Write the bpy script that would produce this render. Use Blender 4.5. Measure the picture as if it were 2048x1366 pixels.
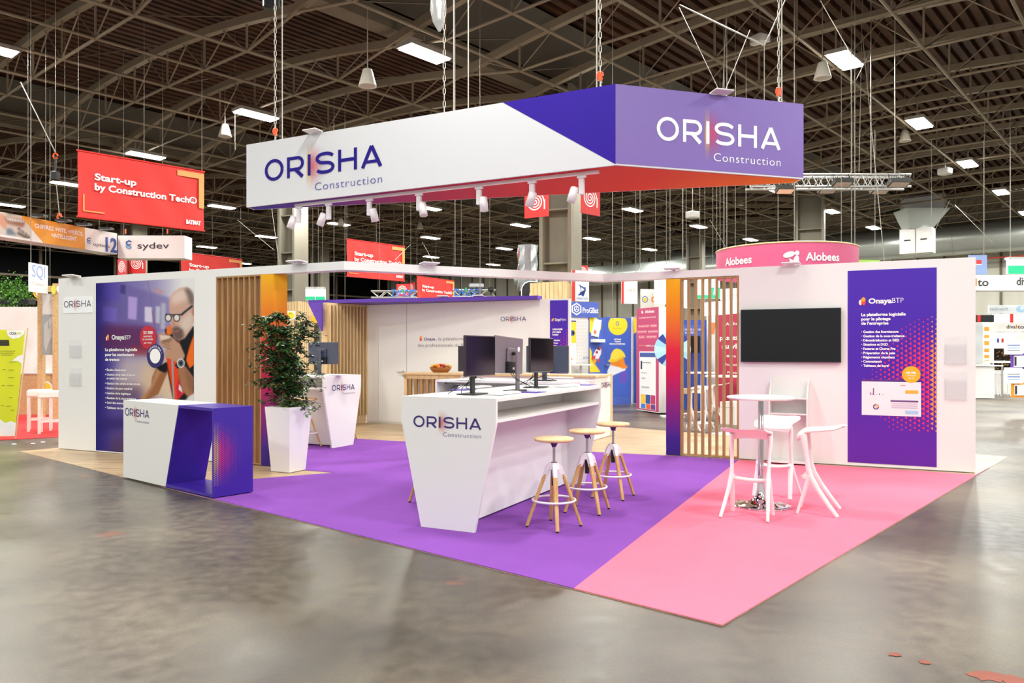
import bpy, math, random
import numpy as np
from mathutils import Vector, Matrix

# ---------------------------------------------------------------- camera, world, exposure
scene = bpy.context.scene
for o in list(bpy.data.objects): bpy.data.objects.remove(o)
COL = scene.collection
F, CX, HY, EYE = 1560.0, 1024.0, 700.0, 1.55      # focal length (px), centre, horizon row, eye height (m)
cd = bpy.data.cameras.new('camera'); cam = bpy.data.objects.new('camera', cd); COL.objects.link(cam)
cam.location = (0, 0, EYE); cam.rotation_euler = (math.pi/2, 0, 0)
cd.sensor_width = 36; cd.lens = 36*F/2048; cd.shift_y = (HY-683)/2048; cd.clip_end = 300; cd.clip_start = .05
scene.camera = cam
scene.view_settings.view_transform = 'Standard'; scene.view_settings.look = 'None'
scene.view_settings.gamma = 1; scene.view_settings.use_curve_mapping = False
scene.view_settings.exposure = -0.22
wd = bpy.data.worlds.new('hall_air'); scene.world = wd; wd.use_nodes = True
wd.node_tree.nodes['Background'].inputs[0].default_value = (.965, .99, .985, 1)
wd.node_tree.nodes['Background'].inputs[1].default_value = .80
RU, RV = Vector((.655, .755, 0)), Vector((-.755, .655, 0))   # the hall's two directions
E, N = Vector((.898, -.44, 0)), Vector((.44, .898, 0))       # the stand's two directions
def UV(u, v, z=0): return RU*u + RV*v + Vector((0, 0, z))
LAMP_U = [13.14+7.26*i for i in range(-3, 6)]; LAMP_V = [6.57+7.69*j for j in range(-2, 8)]; LAMP_Z = 8.86
for i, u in enumerate(LAMP_U):
    for j, v in enumerate(LAMP_V):
        l = bpy.data.lights.new('hall_lamp', 'AREA'); l.shape = 'RECTANGLE'; l.size = 1.5; l.size_y = .5
        p = UV(u, v, LAMP_Z-.12); near = (p.x**2+(p.y-8)**2) < 24**2
        if p.x**2+p.y**2 > 66**2: continue
        l.energy = (430 if near else 430)*(1+.12*max(-1, min(1, (p.x-1)/6)))*(1.12 if p.x > 3.4 and p.y < 12 else 1)*(1.25 if p.y > 9 else 1); l.color = (.98, .99, .94)
        o = bpy.data.objects.new('hall_lamp', l); COL.objects.link(o); o.location = p
        o.rotation_euler = (0, 0, math.atan2(RU.y, RU.x))
        if p.y > 4 and p.length < 40:      # the same lamp's spill sideways and upwards on the trusses
            l2 = bpy.data.lights.new('hall_lamp_spill', 'POINT'); l2.energy = 50; l2.color = (1, .95, .85); l2.shadow_soft_size = .3
            o2 = bpy.data.objects.new('hall_lamp_spill', l2); COL.objects.link(o2); o2.location = p-Vector((0, 0, .28))
R = random.Random(7)

# ---------------------------------------------------------------- helpers
def at(px, py, Y): return Vector(((px-CX)/F*Y, Y, EYE+(HY-py)/F*Y))
def G(px, py, z=0.0):
    Y = (EYE-z)*F/(py-HY); return Vector(((px-CX)/F*Y, Y, z))
def lin(c):
    if isinstance(c, str): c = [int(c[i:i+2], 16)/255 for i in (0, 2, 4)]
    return [x/12.92 if x <= .04045 else ((x+.055)/1.055)**2.4 for x in c]
MATS = {}
def M(name, col='888888', rough=.5, metal=0.0, var=.06, vs=3.0, bump=0.0, bs=60.0, emit=0, alpha=1, spec=.5, trans=0, coat=0):
    if name in MATS: return MATS[name]
    m = bpy.data.materials.new(name); m.use_nodes = True; nt = m.node_tree; b = nt.nodes['Principled BSDF']
    c = lin(col); MATS[name] = m
    tc = nt.nodes.new('ShaderNodeTexCoord'); nz = nt.nodes.new('ShaderNodeTexNoise'); nz.inputs['Scale'].default_value = vs
    nz.inputs['Detail'].default_value = 3
    nt.links.new(tc.outputs['Object'], nz.inputs['Vector'])
    mx = nt.nodes.new('ShaderNodeMix'); mx.data_type = 'RGBA'
    mx.inputs[6].default_value = [min(1, x*(1-var)) for x in c]+[1]; mx.inputs[7].default_value = [min(1, x*(1+var)) for x in c]+[1]
    nt.links.new(nz.outputs['Fac'], mx.inputs[0]); nt.links.new(mx.outputs[2], b.inputs['Base Color'])
    b.inputs['Roughness'].default_value = rough; b.inputs['Metallic'].default_value = metal
    b.inputs['Specular IOR Level'].default_value = spec; b.inputs['Coat Weight'].default_value = coat
    if trans: b.inputs['Transmission Weight'].default_value = trans; b.inputs['IOR'].default_value = 1.2
    if alpha < 1: b.inputs['Alpha'].default_value = alpha
    if emit: b.inputs['Emission Color'].default_value = c+[1]; b.inputs['Emission Strength'].default_value = emit
    if bump:
        n2 = nt.nodes.new('ShaderNodeTexNoise'); n2.inputs['Scale'].default_value = bs; nt.links.new(tc.outputs['Object'], n2.inputs['Vector'])
        bp = nt.nodes.new('ShaderNodeBump'); bp.inputs['Strength'].default_value = bump; bp.inputs['Distance'].default_value = .01
        nt.links.new(n2.outputs['Fac'], bp.inputs['Height']); nt.links.new(bp.outputs[0], b.inputs['Normal'])
    return m
def ramp_mat(name, axis, lo, hi, stops, rough=.45, direction=None, noise=0):
    """a printed colour gradient along one object axis (or a direction)"""
    m = bpy.data.materials.new(name); m.use_nodes = True; nt = m.node_tree; b = nt.nodes['Principled BSDF']; MATS[name] = m
    tc = nt.nodes.new('ShaderNodeTexCoord'); dp = nt.nodes.new('ShaderNodeVectorMath'); dp.operation = 'DOT_PRODUCT'
    dp.inputs[1].default_value = direction or [(1, 0, 0), (0, 1, 0), (0, 0, 1)][axis]
    nt.links.new(tc.outputs['Object'], dp.inputs[0])
    b.inputs['Specular IOR Level'].default_value = .2; mr = nt.nodes.new('ShaderNodeMapRange'); mr.inputs[1].default_value = lo; mr.inputs[2].default_value = hi
    nt.links.new(dp.outputs['Value'], mr.inputs[0])
    cr = nt.nodes.new('ShaderNodeValToRGB'); el = cr.color_ramp.elements
    while len(el) < len(stops): el.new(.5)
    for e, (p, c) in zip(el, stops): e.position = p; e.color = lin(c)+[1]
    nt.links.new(mr.outputs[0], cr.inputs[0]); nt.links.new(cr.outputs[0], b.inputs['Base Color'])
    b.inputs['Roughness'].default_value = rough; b.inputs['Specular IOR Level'].default_value = .25
    return m
def tex_mat(name, kind, c1, c2, scale=(1, 1, 1), rough=.5, rot=0, bump=.0, dist=2, spec=.5, detail=4, nscale=1.0):
    m = bpy.data.materials.new(name); m.use_nodes = True; nt = m.node_tree; b = nt.nodes['Principled BSDF']; MATS[name] = m
    tc = nt.nodes.new('ShaderNodeTexCoord'); mp = nt.nodes.new('ShaderNodeMapping'); mp.inputs['Scale'].default_value = scale
    mp.inputs['Rotation'].default_value = (0, 0, rot)
    nt.links.new(tc.outputs['Object'], mp.inputs[0])
    if kind == 'voronoi':
        n = nt.nodes.new('ShaderNodeTexVoronoi'); n.inputs['Scale'].default_value = nscale; out = n.outputs['Color']
    else:
        n = nt.nodes.new('ShaderNodeTexNoise'); n.inputs['Scale'].default_value = nscale; n.inputs['Detail'].default_value = detail
        n.inputs['Distortion'].default_value = dist; out = n.outputs['Fac']
    nt.links.new(mp.outputs[0], n.inputs['Vector'])
    cr = nt.nodes.new('ShaderNodeValToRGB'); cr.color_ramp.elements[0].position = .3; cr.color_ramp.elements[1].position = .7
    cr.color_ramp.elements[0].color = lin(c1)+[1]; cr.color_ramp.elements[1].color = lin(c2)+[1]
    nt.links.new(out, cr.inputs[0]); nt.links.new(cr.outputs[0], b.inputs['Base Color'])
    b.inputs['Roughness'].default_value = rough; b.inputs['Specular IOR Level'].default_value = spec
    if bump:
        bp = nt.nodes.new('ShaderNodeBump'); bp.inputs['Strength'].default_value = bump; bp.inputs['Distance'].default_value = .005
        nt.links.new(out, bp.inputs['Height']); nt.links.new(bp.outputs[0], b.inputs['Normal'])
    return m

ORG = {}
def tag(o, label=None, cat=None, group=None, kind=None):
    if label: o['label'] = label
    if cat: o['category'] = cat
    if group: o['group'] = group
    if kind: o['kind'] = kind
    return o
def thing(name, loc, label, cat, group=None, rz=0):
    o = bpy.data.objects.new(name, None); COL.objects.link(o); o.empty_display_size = .1
    o.location = loc; o.rotation_euler = (0, 0, rz); ORG[o.name] = Vector(loc)
    return tag(o, label, cat, group)
def children(o): return [c for c in bpy.data.objects if c.parent == o]
def copy_tree(o, kids, parent=None):
    c = o.copy(); COL.objects.link(c)
    if parent: c.parent = parent
    for k in kids.get(o.name, []): copy_tree(k, kids, c)
    return c
def kidmap():
    d = {}
    for o in bpy.data.objects:
        if o.parent: d.setdefault(o.parent.name, []).append(o)
    return d
class MB:
    def __init__(s): s.v = []; s.f = []; s.mi = []; s.sm = []; s.mats = []
    def _m(s, m):
        if m is None: return 0
        if m not in s.mats: s.mats.append(m)
        return s.mats.index(m)
    def add(s, vs, fs, m=None, smooth=False):
        b = len(s.v); s.v += [tuple(x) for x in vs]; k = s._m(m)
        for f in fs: s.f.append([b+i for i in f]); s.mi.append(k); s.sm.append(smooth)
        return s
    def box(s, c, size, m=None, ax=None, rz=0, bev=0):
        c = Vector(c)
        if ax is None: ax = (Vector((math.cos(rz), math.sin(rz), 0)), Vector((-math.sin(rz), math.cos(rz), 0)), Vector((0, 0, 1)))
        h = [x/2 for x in size]
        if not bev:
            vs = [c+ax[0]*a*h[0]+ax[1]*b*h[1]+ax[2]*d*h[2] for d in (-1, 1) for a, b in ((-1, -1), (1, -1), (1, 1), (-1, 1))]
            return s.add(vs, [(3, 2, 1, 0), (4, 5, 6, 7), (0, 1, 5, 4), (1, 2, 6, 5), (2, 3, 7, 6), (3, 0, 4, 7)], m)
        # chamfered horizontally-ringed box
        rings = []
        for d, k in ((-1, bev), (-1, 0), (1, 0), (1, bev)):
            z = d*(h[2]-(0 if k else bev)); a0 = h[0]-k; b0 = h[1]-k
            pts = [(-a0+bev*(k == 0), -b0), (a0-bev*(k == 0), -b0), (a0, -b0+bev*(k == 0)), (a0, b0-bev*(k == 0)), (a0-bev*(k == 0), b0), (-a0+bev*(k == 0), b0), (-a0, b0-bev*(k == 0)), (-a0, -b0+bev*(k == 0))]
            rings.append([c+ax[0]*x+ax[1]*y+ax[2]*z for x, y in pts])
        return s.loft(rings, m, False)
    def loft(s, rings, m=None, smooth=True, caps=True, close=True):
        n = len(rings[0]); vs = [p for r in rings for p in r]; fs = []
        for i in range(len(rings)-1):
            for j in range(n if close else n-1):
                fs.append((i*n+j, i*n+(j+1) % n, (i+1)*n+(j+1) % n, (i+1)*n+j))
        s.add(vs, fs, m, smooth)
        if caps:
            s.add(rings[0], [tuple(range(n))[::-1]], m); s.add(rings[-1], [tuple(range(n))], m)
        return s
    def prism(s, pts, vec, m=None):
        vec = Vector(vec); a = [Vector(p) for p in pts]; return s.loft([a, [p+vec for p in a]], m, False)
    def tube(s, p0, p1, r, m=None, n=8, r1=None):
        return s.path([p0, p1], [r, r if r1 is None else r1], m, n)
    def path(s, pts, r, m=None, n=8, closed=False, flat=1.0, up=None):
        pts = [Vector(p) for p in pts]; k = len(pts); rr = r if isinstance(r, (list, tuple)) else [r]*k
        rings = []; prev = Vector(up) if up else None
        for i, p in enumerate(pts):
            if closed: t = pts[(i+1) % k]-pts[i-1]
            else: t = pts[min(i+1, k-1)]-pts[max(i-1, 0)]
            t.normalize()
            a = prev if prev is not None else (Vector((0, 0, 1)) if abs(t.z) < .9 else Vector((1, 0, 0)))
            a = (a-t*a.dot(t)).normalized(); b = t.cross(a); prev = a
            rings.append([p+a*math.cos(2*math.pi*j/n)*rr[i]*flat+b*math.sin(2*math.pi*j/n)*rr[i] for j in range(n)])
        if closed: rings.append(rings[0])
        return s.loft(rings, m, n > 4, caps=not closed)
    def lathe(s, c, prof, m=None, n=24, smooth=True):
        c = Vector(c)
        return s.loft([[c+Vector((r*math.cos(2*math.pi*j/n), r*math.sin(2*math.pi*j/n), z)) for j in range(n)] for r, z in prof], m, smooth)
    def build(s, name, parent=None, m=None, base=None, kind=None):
        me = bpy.data.meshes.new(name)
        org = ORG.get(parent.name, Vector()) if parent else Vector(base or (0, 0, 0))
        me.from_pydata([(x-org.x, y-org.y, z-org.z) for x, y, z in s.v], [], s.f)
        for mt in (s.mats or [m or M('plain')]): me.materials.append(mt)
        me.polygons.foreach_set('material_index', s.mi); me.polygons.foreach_set('use_smooth', s.sm)
        me.update()
        o = bpy.data.objects.new(name, me); COL.objects.link(o)
        if parent: o.parent = parent; ORG[o.name] = org
        else: o.location = org; ORG[o.name] = org
        if kind: o['kind'] = kind
        return o
# a vertical plane in the hall, seen from the front; px() says where a sight line meets it
class Plane:
    def __init__(s, P, U):
        s.P = Vector(P); s.U = Vector((U[0], U[1], 0)).normalized(); s.N = s.U.cross(Vector((0, 0, 1)))
    def px(s, x, y):
        d = Vector(((x-CX)/F, 1, (HY-y)/F)); O = Vector((0, 0, EYE)); t = (s.P-O).dot(s.N)/d.dot(s.N)
        q = O+d*t-s.P; return (q.dot(s.U), q.z)
    def pt(s, u, w, n=0): return s.P+s.U*u+Vector((0, 0, w))+s.N*n
    def p(s, x, y, n=0): return s.pt(*s.px(x, y), n)
    def inv(s, u, w):
        q = s.pt(u, w); return CX+F*q.x/q.y, HY-F*(q.z-EYE)/q.y
def rect(b, pl, u0, w0, u1, w1, m, n0=0.0, n1=.003):
    """a thin slab lying on the plane"""
    c = pl.pt((u0+u1)/2, (w0+w1)/2, (n0+n1)/2)
    b.box(c, (abs(u1-u0), abs(n1-n0), abs(w1-w0)), m, ax=(pl.U, -pl.N, Vector((0, 0, 1)))); return b
def poly(b, pl, pts, m, n=.003, pix=False):
    q = [pl.px(*p) for p in pts] if pix else pts
    b.add([pl.pt(u, w, n) for u, w in q], [tuple(range(len(q)))], m); return b
def disc(b, pl, u, w, r, m, n=.003, rx=None, k=28, inner=0):
    rx = rx or r
    o = [pl.pt(u+rx*math.cos(2*math.pi*i/k), w+r*math.sin(2*math.pi*i/k), n) for i in range(k)]
    if not inner: b.add(o, [tuple(range(k))], m)
    else:
        i_ = [pl.pt(u+rx*inner*math.cos(2*math.pi*i/k), w+r*inner*math.sin(2*math.pi*i/k), n) for i in range(k)]
        b.add(o+i_, [(i, (i+1) % k, k+(i+1) % k, k+i) for i in range(k)], m)
    return b
TXT = {}
def glyphs(s, bold=0.0, track=1.0):
    key = (s, bold, track)
    if key not in TXT:
        c = bpy.data.curves.new('t', 'FONT'); c.body = s; c.size = 1; c.offset = bold; c.space_character = track; c.resolution_u = 3
        o = bpy.data.objects.new('t', c); COL.objects.link(o)
        dg = bpy.context.evaluated_depsgraph_get(); me = bpy.data.meshes.new_from_object(o.evaluated_get(dg))
        TXT[key] = ([tuple(v.co)[:2] for v in me.vertices], [tuple(p.vertices) for p in me.polygons])
        bpy.data.objects.remove(o); bpy.data.curves.remove(c); bpy.data.meshes.remove(me)
    return TXT[key]
CAP = None
def text(b, pl, s, u0, w0, width, h, m, n=.004, bold=.012, track=1.0, slope=0.0):
    """lettering with cap height h, stretched to the given width (None = natural)"""
    global CAP
    if CAP is None: CAP = max(y for x, y in glyphs('H')[0])
    vs, fs = glyphs(s, bold, track)
    if not vs: return b
    x0 = min(x for x, y in vs); x1 = max(x for x, y in vs); sy = h/CAP; sx = (width/(x1-x0)) if width else sy
    b.add([pl.pt(u0+(x-x0)*sx, w0+y*sy+(x-x0)*sx*slope, n) for x, y in vs], fs, m); return b
def textp(b, pl, s, xl, xr, yb, cap, m, **k):
    """lettering whose baseline starts at photo point (xl, yb), ends at column xr, cap height in photo pixels at xl"""
    u0, w0 = pl.px(xl, yb); u1, _ = pl.px(xr, yb); _, w1 = pl.px(xl, yb-cap)
    return text(b, pl, s, u0, w0, u1-u0, w1-w0, m, **k)
def stroke(b, pl, pts, t, m, n, T):
    """flat ribbon along points (already in logo units) with mitred joints"""
    P = [Vector((x, y)) for x, y in pts]; L = []; Rr = []
    for i, p in enumerate(P):
        d0 = (P[i]-P[i-1]).normalized() if i else None; d1 = (P[i+1]-P[i]).normalized() if i < len(P)-1 else None
        d = (d0+d1).normalized() if (d0 and d1) else (d0 or d1)
        nn = Vector((-d.y, d.x)); k = t/2/(max(.35, nn.dot(Vector((-(d1 or d0).y, (d1 or d0).x)))))
        L.append(p+nn*k); Rr.append(p-nn*k)
    k = len(P); b.add([pl.pt(*T(q), n) for q in L+Rr], [(i, i+1, k+i+1, k+i) for i in range(k-1)], m)
def arc(cx, cy, rx, ry, a0, a1, k=12): return [(cx+rx*math.cos(math.radians(a0+(a1-a0)*i/k)), cy+ry*math.sin(math.radians(a0+(a1-a0)*i/k))) for i in range(k+1)]
def logo(pl, parent, xl, xr, yb, cap, m, msub, dots=2, sub=True, n=.004, t=.155):
    u0, w0 = pl.px(xl, yb); u1, _ = pl.px(xr, yb); _, w1 = pl.px(xl, yb-cap); sx = (u1-u0)/6.13; sy = w1-w0
    T = lambda q: (u0+q[0]*sx, w0+q[1]*sy)
    b = MB(); h = t/2
    o = arc(.525, .5, .525-h, .525-h, 0, 360, 32)
    stroke(b, pl, o, t, m, n, T)
    stroke(b, pl, [(1.245+h, 0), (1.245+h, 1)], t, m, n, T)
    stroke(b, pl, [(1.32, 1-h), (1.8, 1-h)]+arc(1.82, .655, .27, .267, 90, -90, 10)+[(1.8, .388), (1.32, .388)], t, m, n+.0002, T)
    stroke(b, pl, [(1.66, .42), (2.09, 0)], t*1.15, m, n+.0004, T)
    stroke(b, pl, [(2.37+h, 0), (2.37+h, 1)], t, m, n+.0006, T)
    S = [(3.68, .80)]+arc(3.30, .72, .40, .21, 35, 90, 5)+arc(3.22, .72, .36, .21, 95, 270, 10)+arc(3.34, .285, .35, .215, 90, -90, 10)+arc(3.22, .28, .40, .21, -95, -150, 5)
    stroke(b, pl, S, t, m, n+.0006, T)
    for x in (3.95+h, 4.9-h): stroke(b, pl, [(x, 0), (x, 1)], t, m, n, T)
    stroke(b, pl, [(3.95+t, .5), (4.9-t, .5)], t, m, n+.0002, T)
    stroke(b, pl, [(5.17, 0), (5.61, .97)], t*1.05, m, n, T); stroke(b, pl, [(5.61, .97), (6.05, 0)], t*1.05, m, n+.0002, T)
    stroke(b, pl, [(5.3, .26), (5.92, .26)], t*.9, m, n+.0004, T)
    b.build('logo_lettering', parent)
    if sub:
        b = MB(); text(b, pl, 'Construction', u0+2.74*sx, w0-.74*sy, 3.38*sx, .36*sy, msub, n=n, bold=-.008, track=1.1); b.build('logo_lettering', parent)
    if dots:
        pit = .075*(2/dots); yl, rd, pk = M('dot_yellow', 'E8B933', .5), M('dot_red', 'D6304F', .5), M('dot_plum', 'A04A8C', .5)
        b = MB(); i = 0; x = 2.33
        while x < 3.45:
            y = -.85+(pit/2 if i % 2 else 0)
            while y < 1.75:
                dx = (x-2.45)/.95; dy = (y-.45)/1.25; s_ = 1-math.sqrt(max(0, dx)**2*.8+dy*dy)
                if s_ > .05:
                    r = pit*.52*min(1, .12+s_*1.0); cc = yl if x < 2.53 else (rd if x < 3.0 and s_ > .2 else pk)
                    b.add([pl.pt(*T((x+r*math.cos(a), y+r*math.sin(a))), n-.001) for a in (math.pi/2, math.pi*7/6, -math.pi/6)], [(0, 1, 2)], cc)
                y += pit
            x += pit*.5; i += 1
        b.build('halftone_dots', parent)
def print_pic(pl, corners, fn, name, parent, step=.012, n=.002, mat=None):
    """a printed picture: a fine grid on the plane whose colour at each point comes from fn(photo x, photo y)"""
    (ua, wa), (ub, wb) = corners; nu = max(2, int(abs(ub-ua)/step)); nw = max(2, int(abs(wb-wa)/step))
    us = np.linspace(ua, ub, nu+1); ws = np.linspace(wa, wb, nw+1); UU, WW = np.meshgrid(us, ws)
    P = pl.P; X = P.x+pl.U.x*UU+pl.N.x*n; Y = P.y+pl.U.y*UU+pl.N.y*n; Z = P.z+WW
    cols = fn(CX+F*X/Y, HY-F*(Z-EYE)/Y)
    org = ORG.get(parent.name, Vector())
    me = bpy.data.meshes.new(name); v = np.stack([X-org.x, Y-org.y, Z-org.z], -1).reshape(-1, 3)
    k = nu+1; f = [(j*k+i, j*k+i+1, (j+1)*k+i+1, (j+1)*k+i) for j in range(nw) for i in range(nu)]
    me.from_pydata(v.tolist(), [], f)
    a = me.color_attributes.new('Print', 'FLOAT_COLOR', 'POINT'); c = np.clip(cols.reshape(-1, 3), 0, 1)
    c = np.where(c <= .04045, c/12.92, ((c+.055)/1.055)**2.4); a.data.foreach_set('color', np.hstack([c, np.ones((len(c), 1))]).ravel())
    if 'print' not in MATS:
        m = bpy.data.materials.new('print'); m.use_nodes = True; nt = m.node_tree; at_ = nt.nodes.new('ShaderNodeAttribute'); at_.attribute_name = 'Print'
        nt.links.new(at_.outputs[0], nt.nodes['Principled BSDF'].inputs['Base Color']); nt.nodes['Principled BSDF'].inputs['Roughness'].default_value = .6; nt.nodes['Principled BSDF'].inputs['Specular IOR Level'].default_value = .12; MATS['print'] = m
    me.materials.append(MATS['print']); o = bpy.data.objects.new(name, me); COL.objects.link(o); o.parent = parent; ORG[o.name] = org
    return o
class Canvas:
    """a small raster in photo coordinates used to draw printed pictures"""
    def __init__(s, x0, y0, x1, y1, res, col):
        s.b = (x0, y0, x1, y1); s.r = res; s.W = int((x1-x0)*res); s.H = int((y1-y0)*res)
        s.a = np.ones((s.H, s.W, 3))*np.array([int(col[i:i+2], 16)/255 for i in (0, 2, 4)])
        s.X, s.Y = np.meshgrid(x0+(np.arange(s.W)+.5)/res, y0+(np.arange(s.H)+.5)/res)
        s.k = 1; s.ox = s.oy = 0
    def zoom(s, ox, oy, k): s.ox, s.oy, s.k = ox, oy, k; return s
    def mask(s, pts):
        p = [(s.ox+x/s.k, s.oy+y/s.k) for x, y in pts]; m = np.zeros_like(s.X, bool); j = len(p)-1
        for i in range(len(p)):
            (xi, yi), (xj, yj) = p[i], p[j]
            if yi != yj: m ^= ((yi > s.Y) != (yj > s.Y)) & (s.X < (xj-xi)*(s.Y-yi)/(yj-yi)+xi)
            j = i
        return m.astype(float)
    def blur(s, m, r):
        r = int(round(r*s.r))
        if r < 1: return m
        for _ in range(2):
            for ax in (0, 1):
                c = np.cumsum(np.pad(m, [(r+1, r) if i == ax else (0, 0) for i in (0, 1)], mode='edge'), axis=ax)
                k = 2*r+1; m = (c[k:] - c[:-k])/k if ax == 0 else (c[:, k:]-c[:, :-k])/k
        return m
    def put(s, m, col, al=1):
        c = np.array([int(col[i:i+2], 16)/255 for i in (0, 2, 4)]) if isinstance(col, str) else col
        s.a = s.a*(1-m[..., None]*al)+c*m[..., None]*al
    def fill(s, pts, col, blur=.4, al=1): s.put(s.blur(s.mask(pts), blur), col, al)
    def ell(s, x, y, rx, ry, col, blur=.4, al=1, k=24): s.fill([(x+rx*math.cos(2*math.pi*i/k), y+ry*math.sin(2*math.pi*i/k)) for i in range(k)], col, blur, al)
    def line(s, pts, w, col, blur=.3, al=1):
        for (x0, y0), (x1, y1) in zip(pts, pts[1:]):
            d = math.hypot(x1-x0, y1-y0) or 1; a, b = -(y1-y0)/d*w/2, (x1-x0)/d*w/2
            s.fill([(x0+a, y0+b), (x1+a, y1+b), (x1-a, y1-b), (x0-a, y0-b)], col, blur, al)
    def fn(s):
        def f(X, Y):
            i = np.clip(((X-s.b[0])*s.r-.5), 0, s.W-1.001); j = np.clip(((Y-s.b[1])*s.r-.5), 0, s.H-1.001)
            i0 = i.astype(int); j0 = j.astype(int); fi = (i-i0)[..., None]; fj = (j-j0)[..., None]
            i1 = np.minimum(i0+1, s.W-1); j1 = np.minimum(j0+1, s.H-1)
            return (s.a[j0, i0]*(1-fi)+s.a[j0, i1]*fi)*(1-fj)+(s.a[j1, i0]*(1-fi)+s.a[j1, i1]*fi)*fj
        return f
# ---------------------------------------------------------------- materials
WHITE = M('white_panel', 'ECEAE7', .45, var=.015); WHITE2 = M('white_laminate', 'EAE8E4', .35, var=.01)
VIO = M('violet_print', '341C96', .6, var=.03, spec=.15); VIO2 = M('violet_light', '6A3FAE', .45, var=.03)
INK = M('logo_ink', '39246F', .5); INKL = M('logo_grey', '6F6285', .5); LET = M('letter_white', 'F8F6F4', .5)
BLACK = M('black_plastic', '16151A', .4); DARK = M('dark_metal', '2B2A2C', .45, .3); STEEL = M('steel', 'B9BCC0', .3, .9); CHROME = M('chrome', 'E2E2E4', .08, 1.0)
CABLE = M('steel_cable', '8F8A7E', .5, .3); RED = M('banner_red', 'D8302A', .6, bump=.2, bs=3); SAND = M('banner_sand', 'F2A25E', .6)
OSB = tex_mat('chipboard', 'noise', 'A87838', 'EED6A4', (1, 1, 1), .7, nscale=26, dist=4, detail=5)
OAK = tex_mat('oak', 'noise', '9A7040', 'BE935B', (3, 3, .25), .5, nscale=8, dist=1)
OAKL = tex_mat('pale_oak', 'noise', 'D6B27E', 'E9CFA0', (3, 3, .25), .5, nscale=6, dist=1)
PLYW = tex_mat('seat_wood', 'noise', 'D9B07A', 'EBCB9A', (1, 7, 1), .4, nscale=5, dist=1)
TRUSS = M('truss_paint', '8A7D68', .55, .1, var=.15, vs=.7); TRUSSG = M('truss_grey', '635642', .6, .1)
CONC = M('column_concrete', '857F70', .7, var=.12, vs=1.2); ALU = M('aluminium', 'C9C9C6', .35, .8)
ROPE = M('rope_pale', 'BDB8AC', .5, .2); ORANGE = M('hook_orange', 'F0571E', .4); ACRY = M('clear_acrylic', 'F4F4F6', .08, alpha=.13)
# ================================================================ the hall: floor, roof, end walls
def floor_mat():
    m = bpy.data.materials.new('polished_concrete'); m.use_nodes = True; nt = m.node_tree; b = nt.nodes['Principled BSDF']; L = nt.links.new
    tc = nt.nodes.new('ShaderNodeTexCoord')
    def nz(s, d, dist=0):
        n = nt.nodes.new('ShaderNodeTexNoise'); n.inputs['Scale'].default_value = s; n.inputs['Detail'].default_value = d; n.inputs['Distortion'].default_value = dist
        L(tc.outputs['Object'], n.inputs['Vector']); return n
    a = nz(.55, 7, .15); c = nz(9, 6); g = nz(55, 3); st = nz(1.3, 4, .3)
    cr = nt.nodes.new('ShaderNodeValToRGB'); e = cr.color_ramp.elements; e[0].position = .33; e[0].color = lin('2C261F')+[1]; e[1].position = .68; e[1].color = lin('716655')+[1]
    L(a.outputs['Fac'], cr.inputs[0])
    mx = nt.nodes.new('ShaderNodeMix'); mx.data_type = 'RGBA'; mx.blend_type = 'OVERLAY'; mx.inputs[0].default_value = .55
    L(cr.outputs[0], mx.inputs[6]); L(c.outputs['Fac'], mx.inputs[7])
    mx2 = nt.nodes.new('ShaderNodeMix'); mx2.data_type = 'RGBA'; mx2.blend_type = 'OVERLAY'; mx2.inputs[0].default_value = .35
    L(mx.outputs[2], mx2.inputs[6]); L(g.outputs['Fac'], mx2.inputs[7])
    # worn red paint patches
    r2 = nt.nodes.new('ShaderNodeValToRGB'); r2.color_ramp.elements[0].position = .66; r2.color_ramp.elements[0].color = (0, 0, 0, 1); r2.color_ramp.elements[1].position = .74; r2.color_ramp.elements[1].color = (.5, .5, .5, 1)
    L(st.outputs['Fac'], r2.inputs[0]); mx3 = nt.nodes.new('ShaderNodeMix'); mx3.data_type = 'RGBA'; mx3.inputs[7].default_value = lin('A8583C')+[1]
    L(r2.outputs[0], mx3.inputs[0]); L(mx2.outputs[2], mx3.inputs[6]); L(mx3.outputs[2], b.inputs['Base Color'])
    rr = nt.nodes.new('ShaderNodeMapRange'); rr.inputs[3].default_value = .24; rr.inputs[4].default_value = .48; L(c.outputs['Fac'], rr.inputs[0]); L(rr.outputs[0], b.inputs['Roughness'])
    bp = nt.nodes.new('ShaderNodeBump'); bp.inputs['Strength'].default_value = .05; bp.inputs['Distance'].default_value = .01; L(c.outputs['Fac'], bp.inputs['Height']); L(bp.outputs[0], b.inputs['Normal'])
    return m
UEND, VEND = 56.0, 66.6
b = MB(); b.add([UV(-30, -40), UV(UEND, -40), UV(UEND, VEND), UV(-30, VEND)], [(0, 1, 2, 3)], floor_mat()); b.build('floor', kind='structure')
VG = [-1.4, 15.6, 32.6, 49.6, 66.6]; SP = 17.0
def ztop(s): return 9.42+.78*4*s*(SP-s)/SP**2
def zbot(s): return 9.36+.12*4*s*(SP-s)/SP**2
def zroof(s): return 10.55+.75*4*s*(SP-s)/SP**2
RB = tex_mat('roof_sheet', 'noise', '30190C', '583722', (.2, .2, .2), .6, nscale=3, spec=.3)
b = MB()
for vg in VG[:-1]:
    k = int(SP/.34); prof = []
    for i in range(k):
        for f_, dz in ((0, 0), (.55, 0), (.6, .16), (.95, .16)): s_ = SP*(i+f_)/k; prof.append((vg+s_, zroof(s_)+dz))
    prof.append((vg+SP, zroof(SP)))
    for (v0, z0), (v1, z1) in zip(prof, prof[1:]): b.add([UV(-12, v0, z0), UV(UEND, v0, z0), UV(UEND, v1, z1), UV(-12, v1, z1)], [(0, 1, 2, 3)], RB)
b.build('ceiling', kind='structure')
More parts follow.
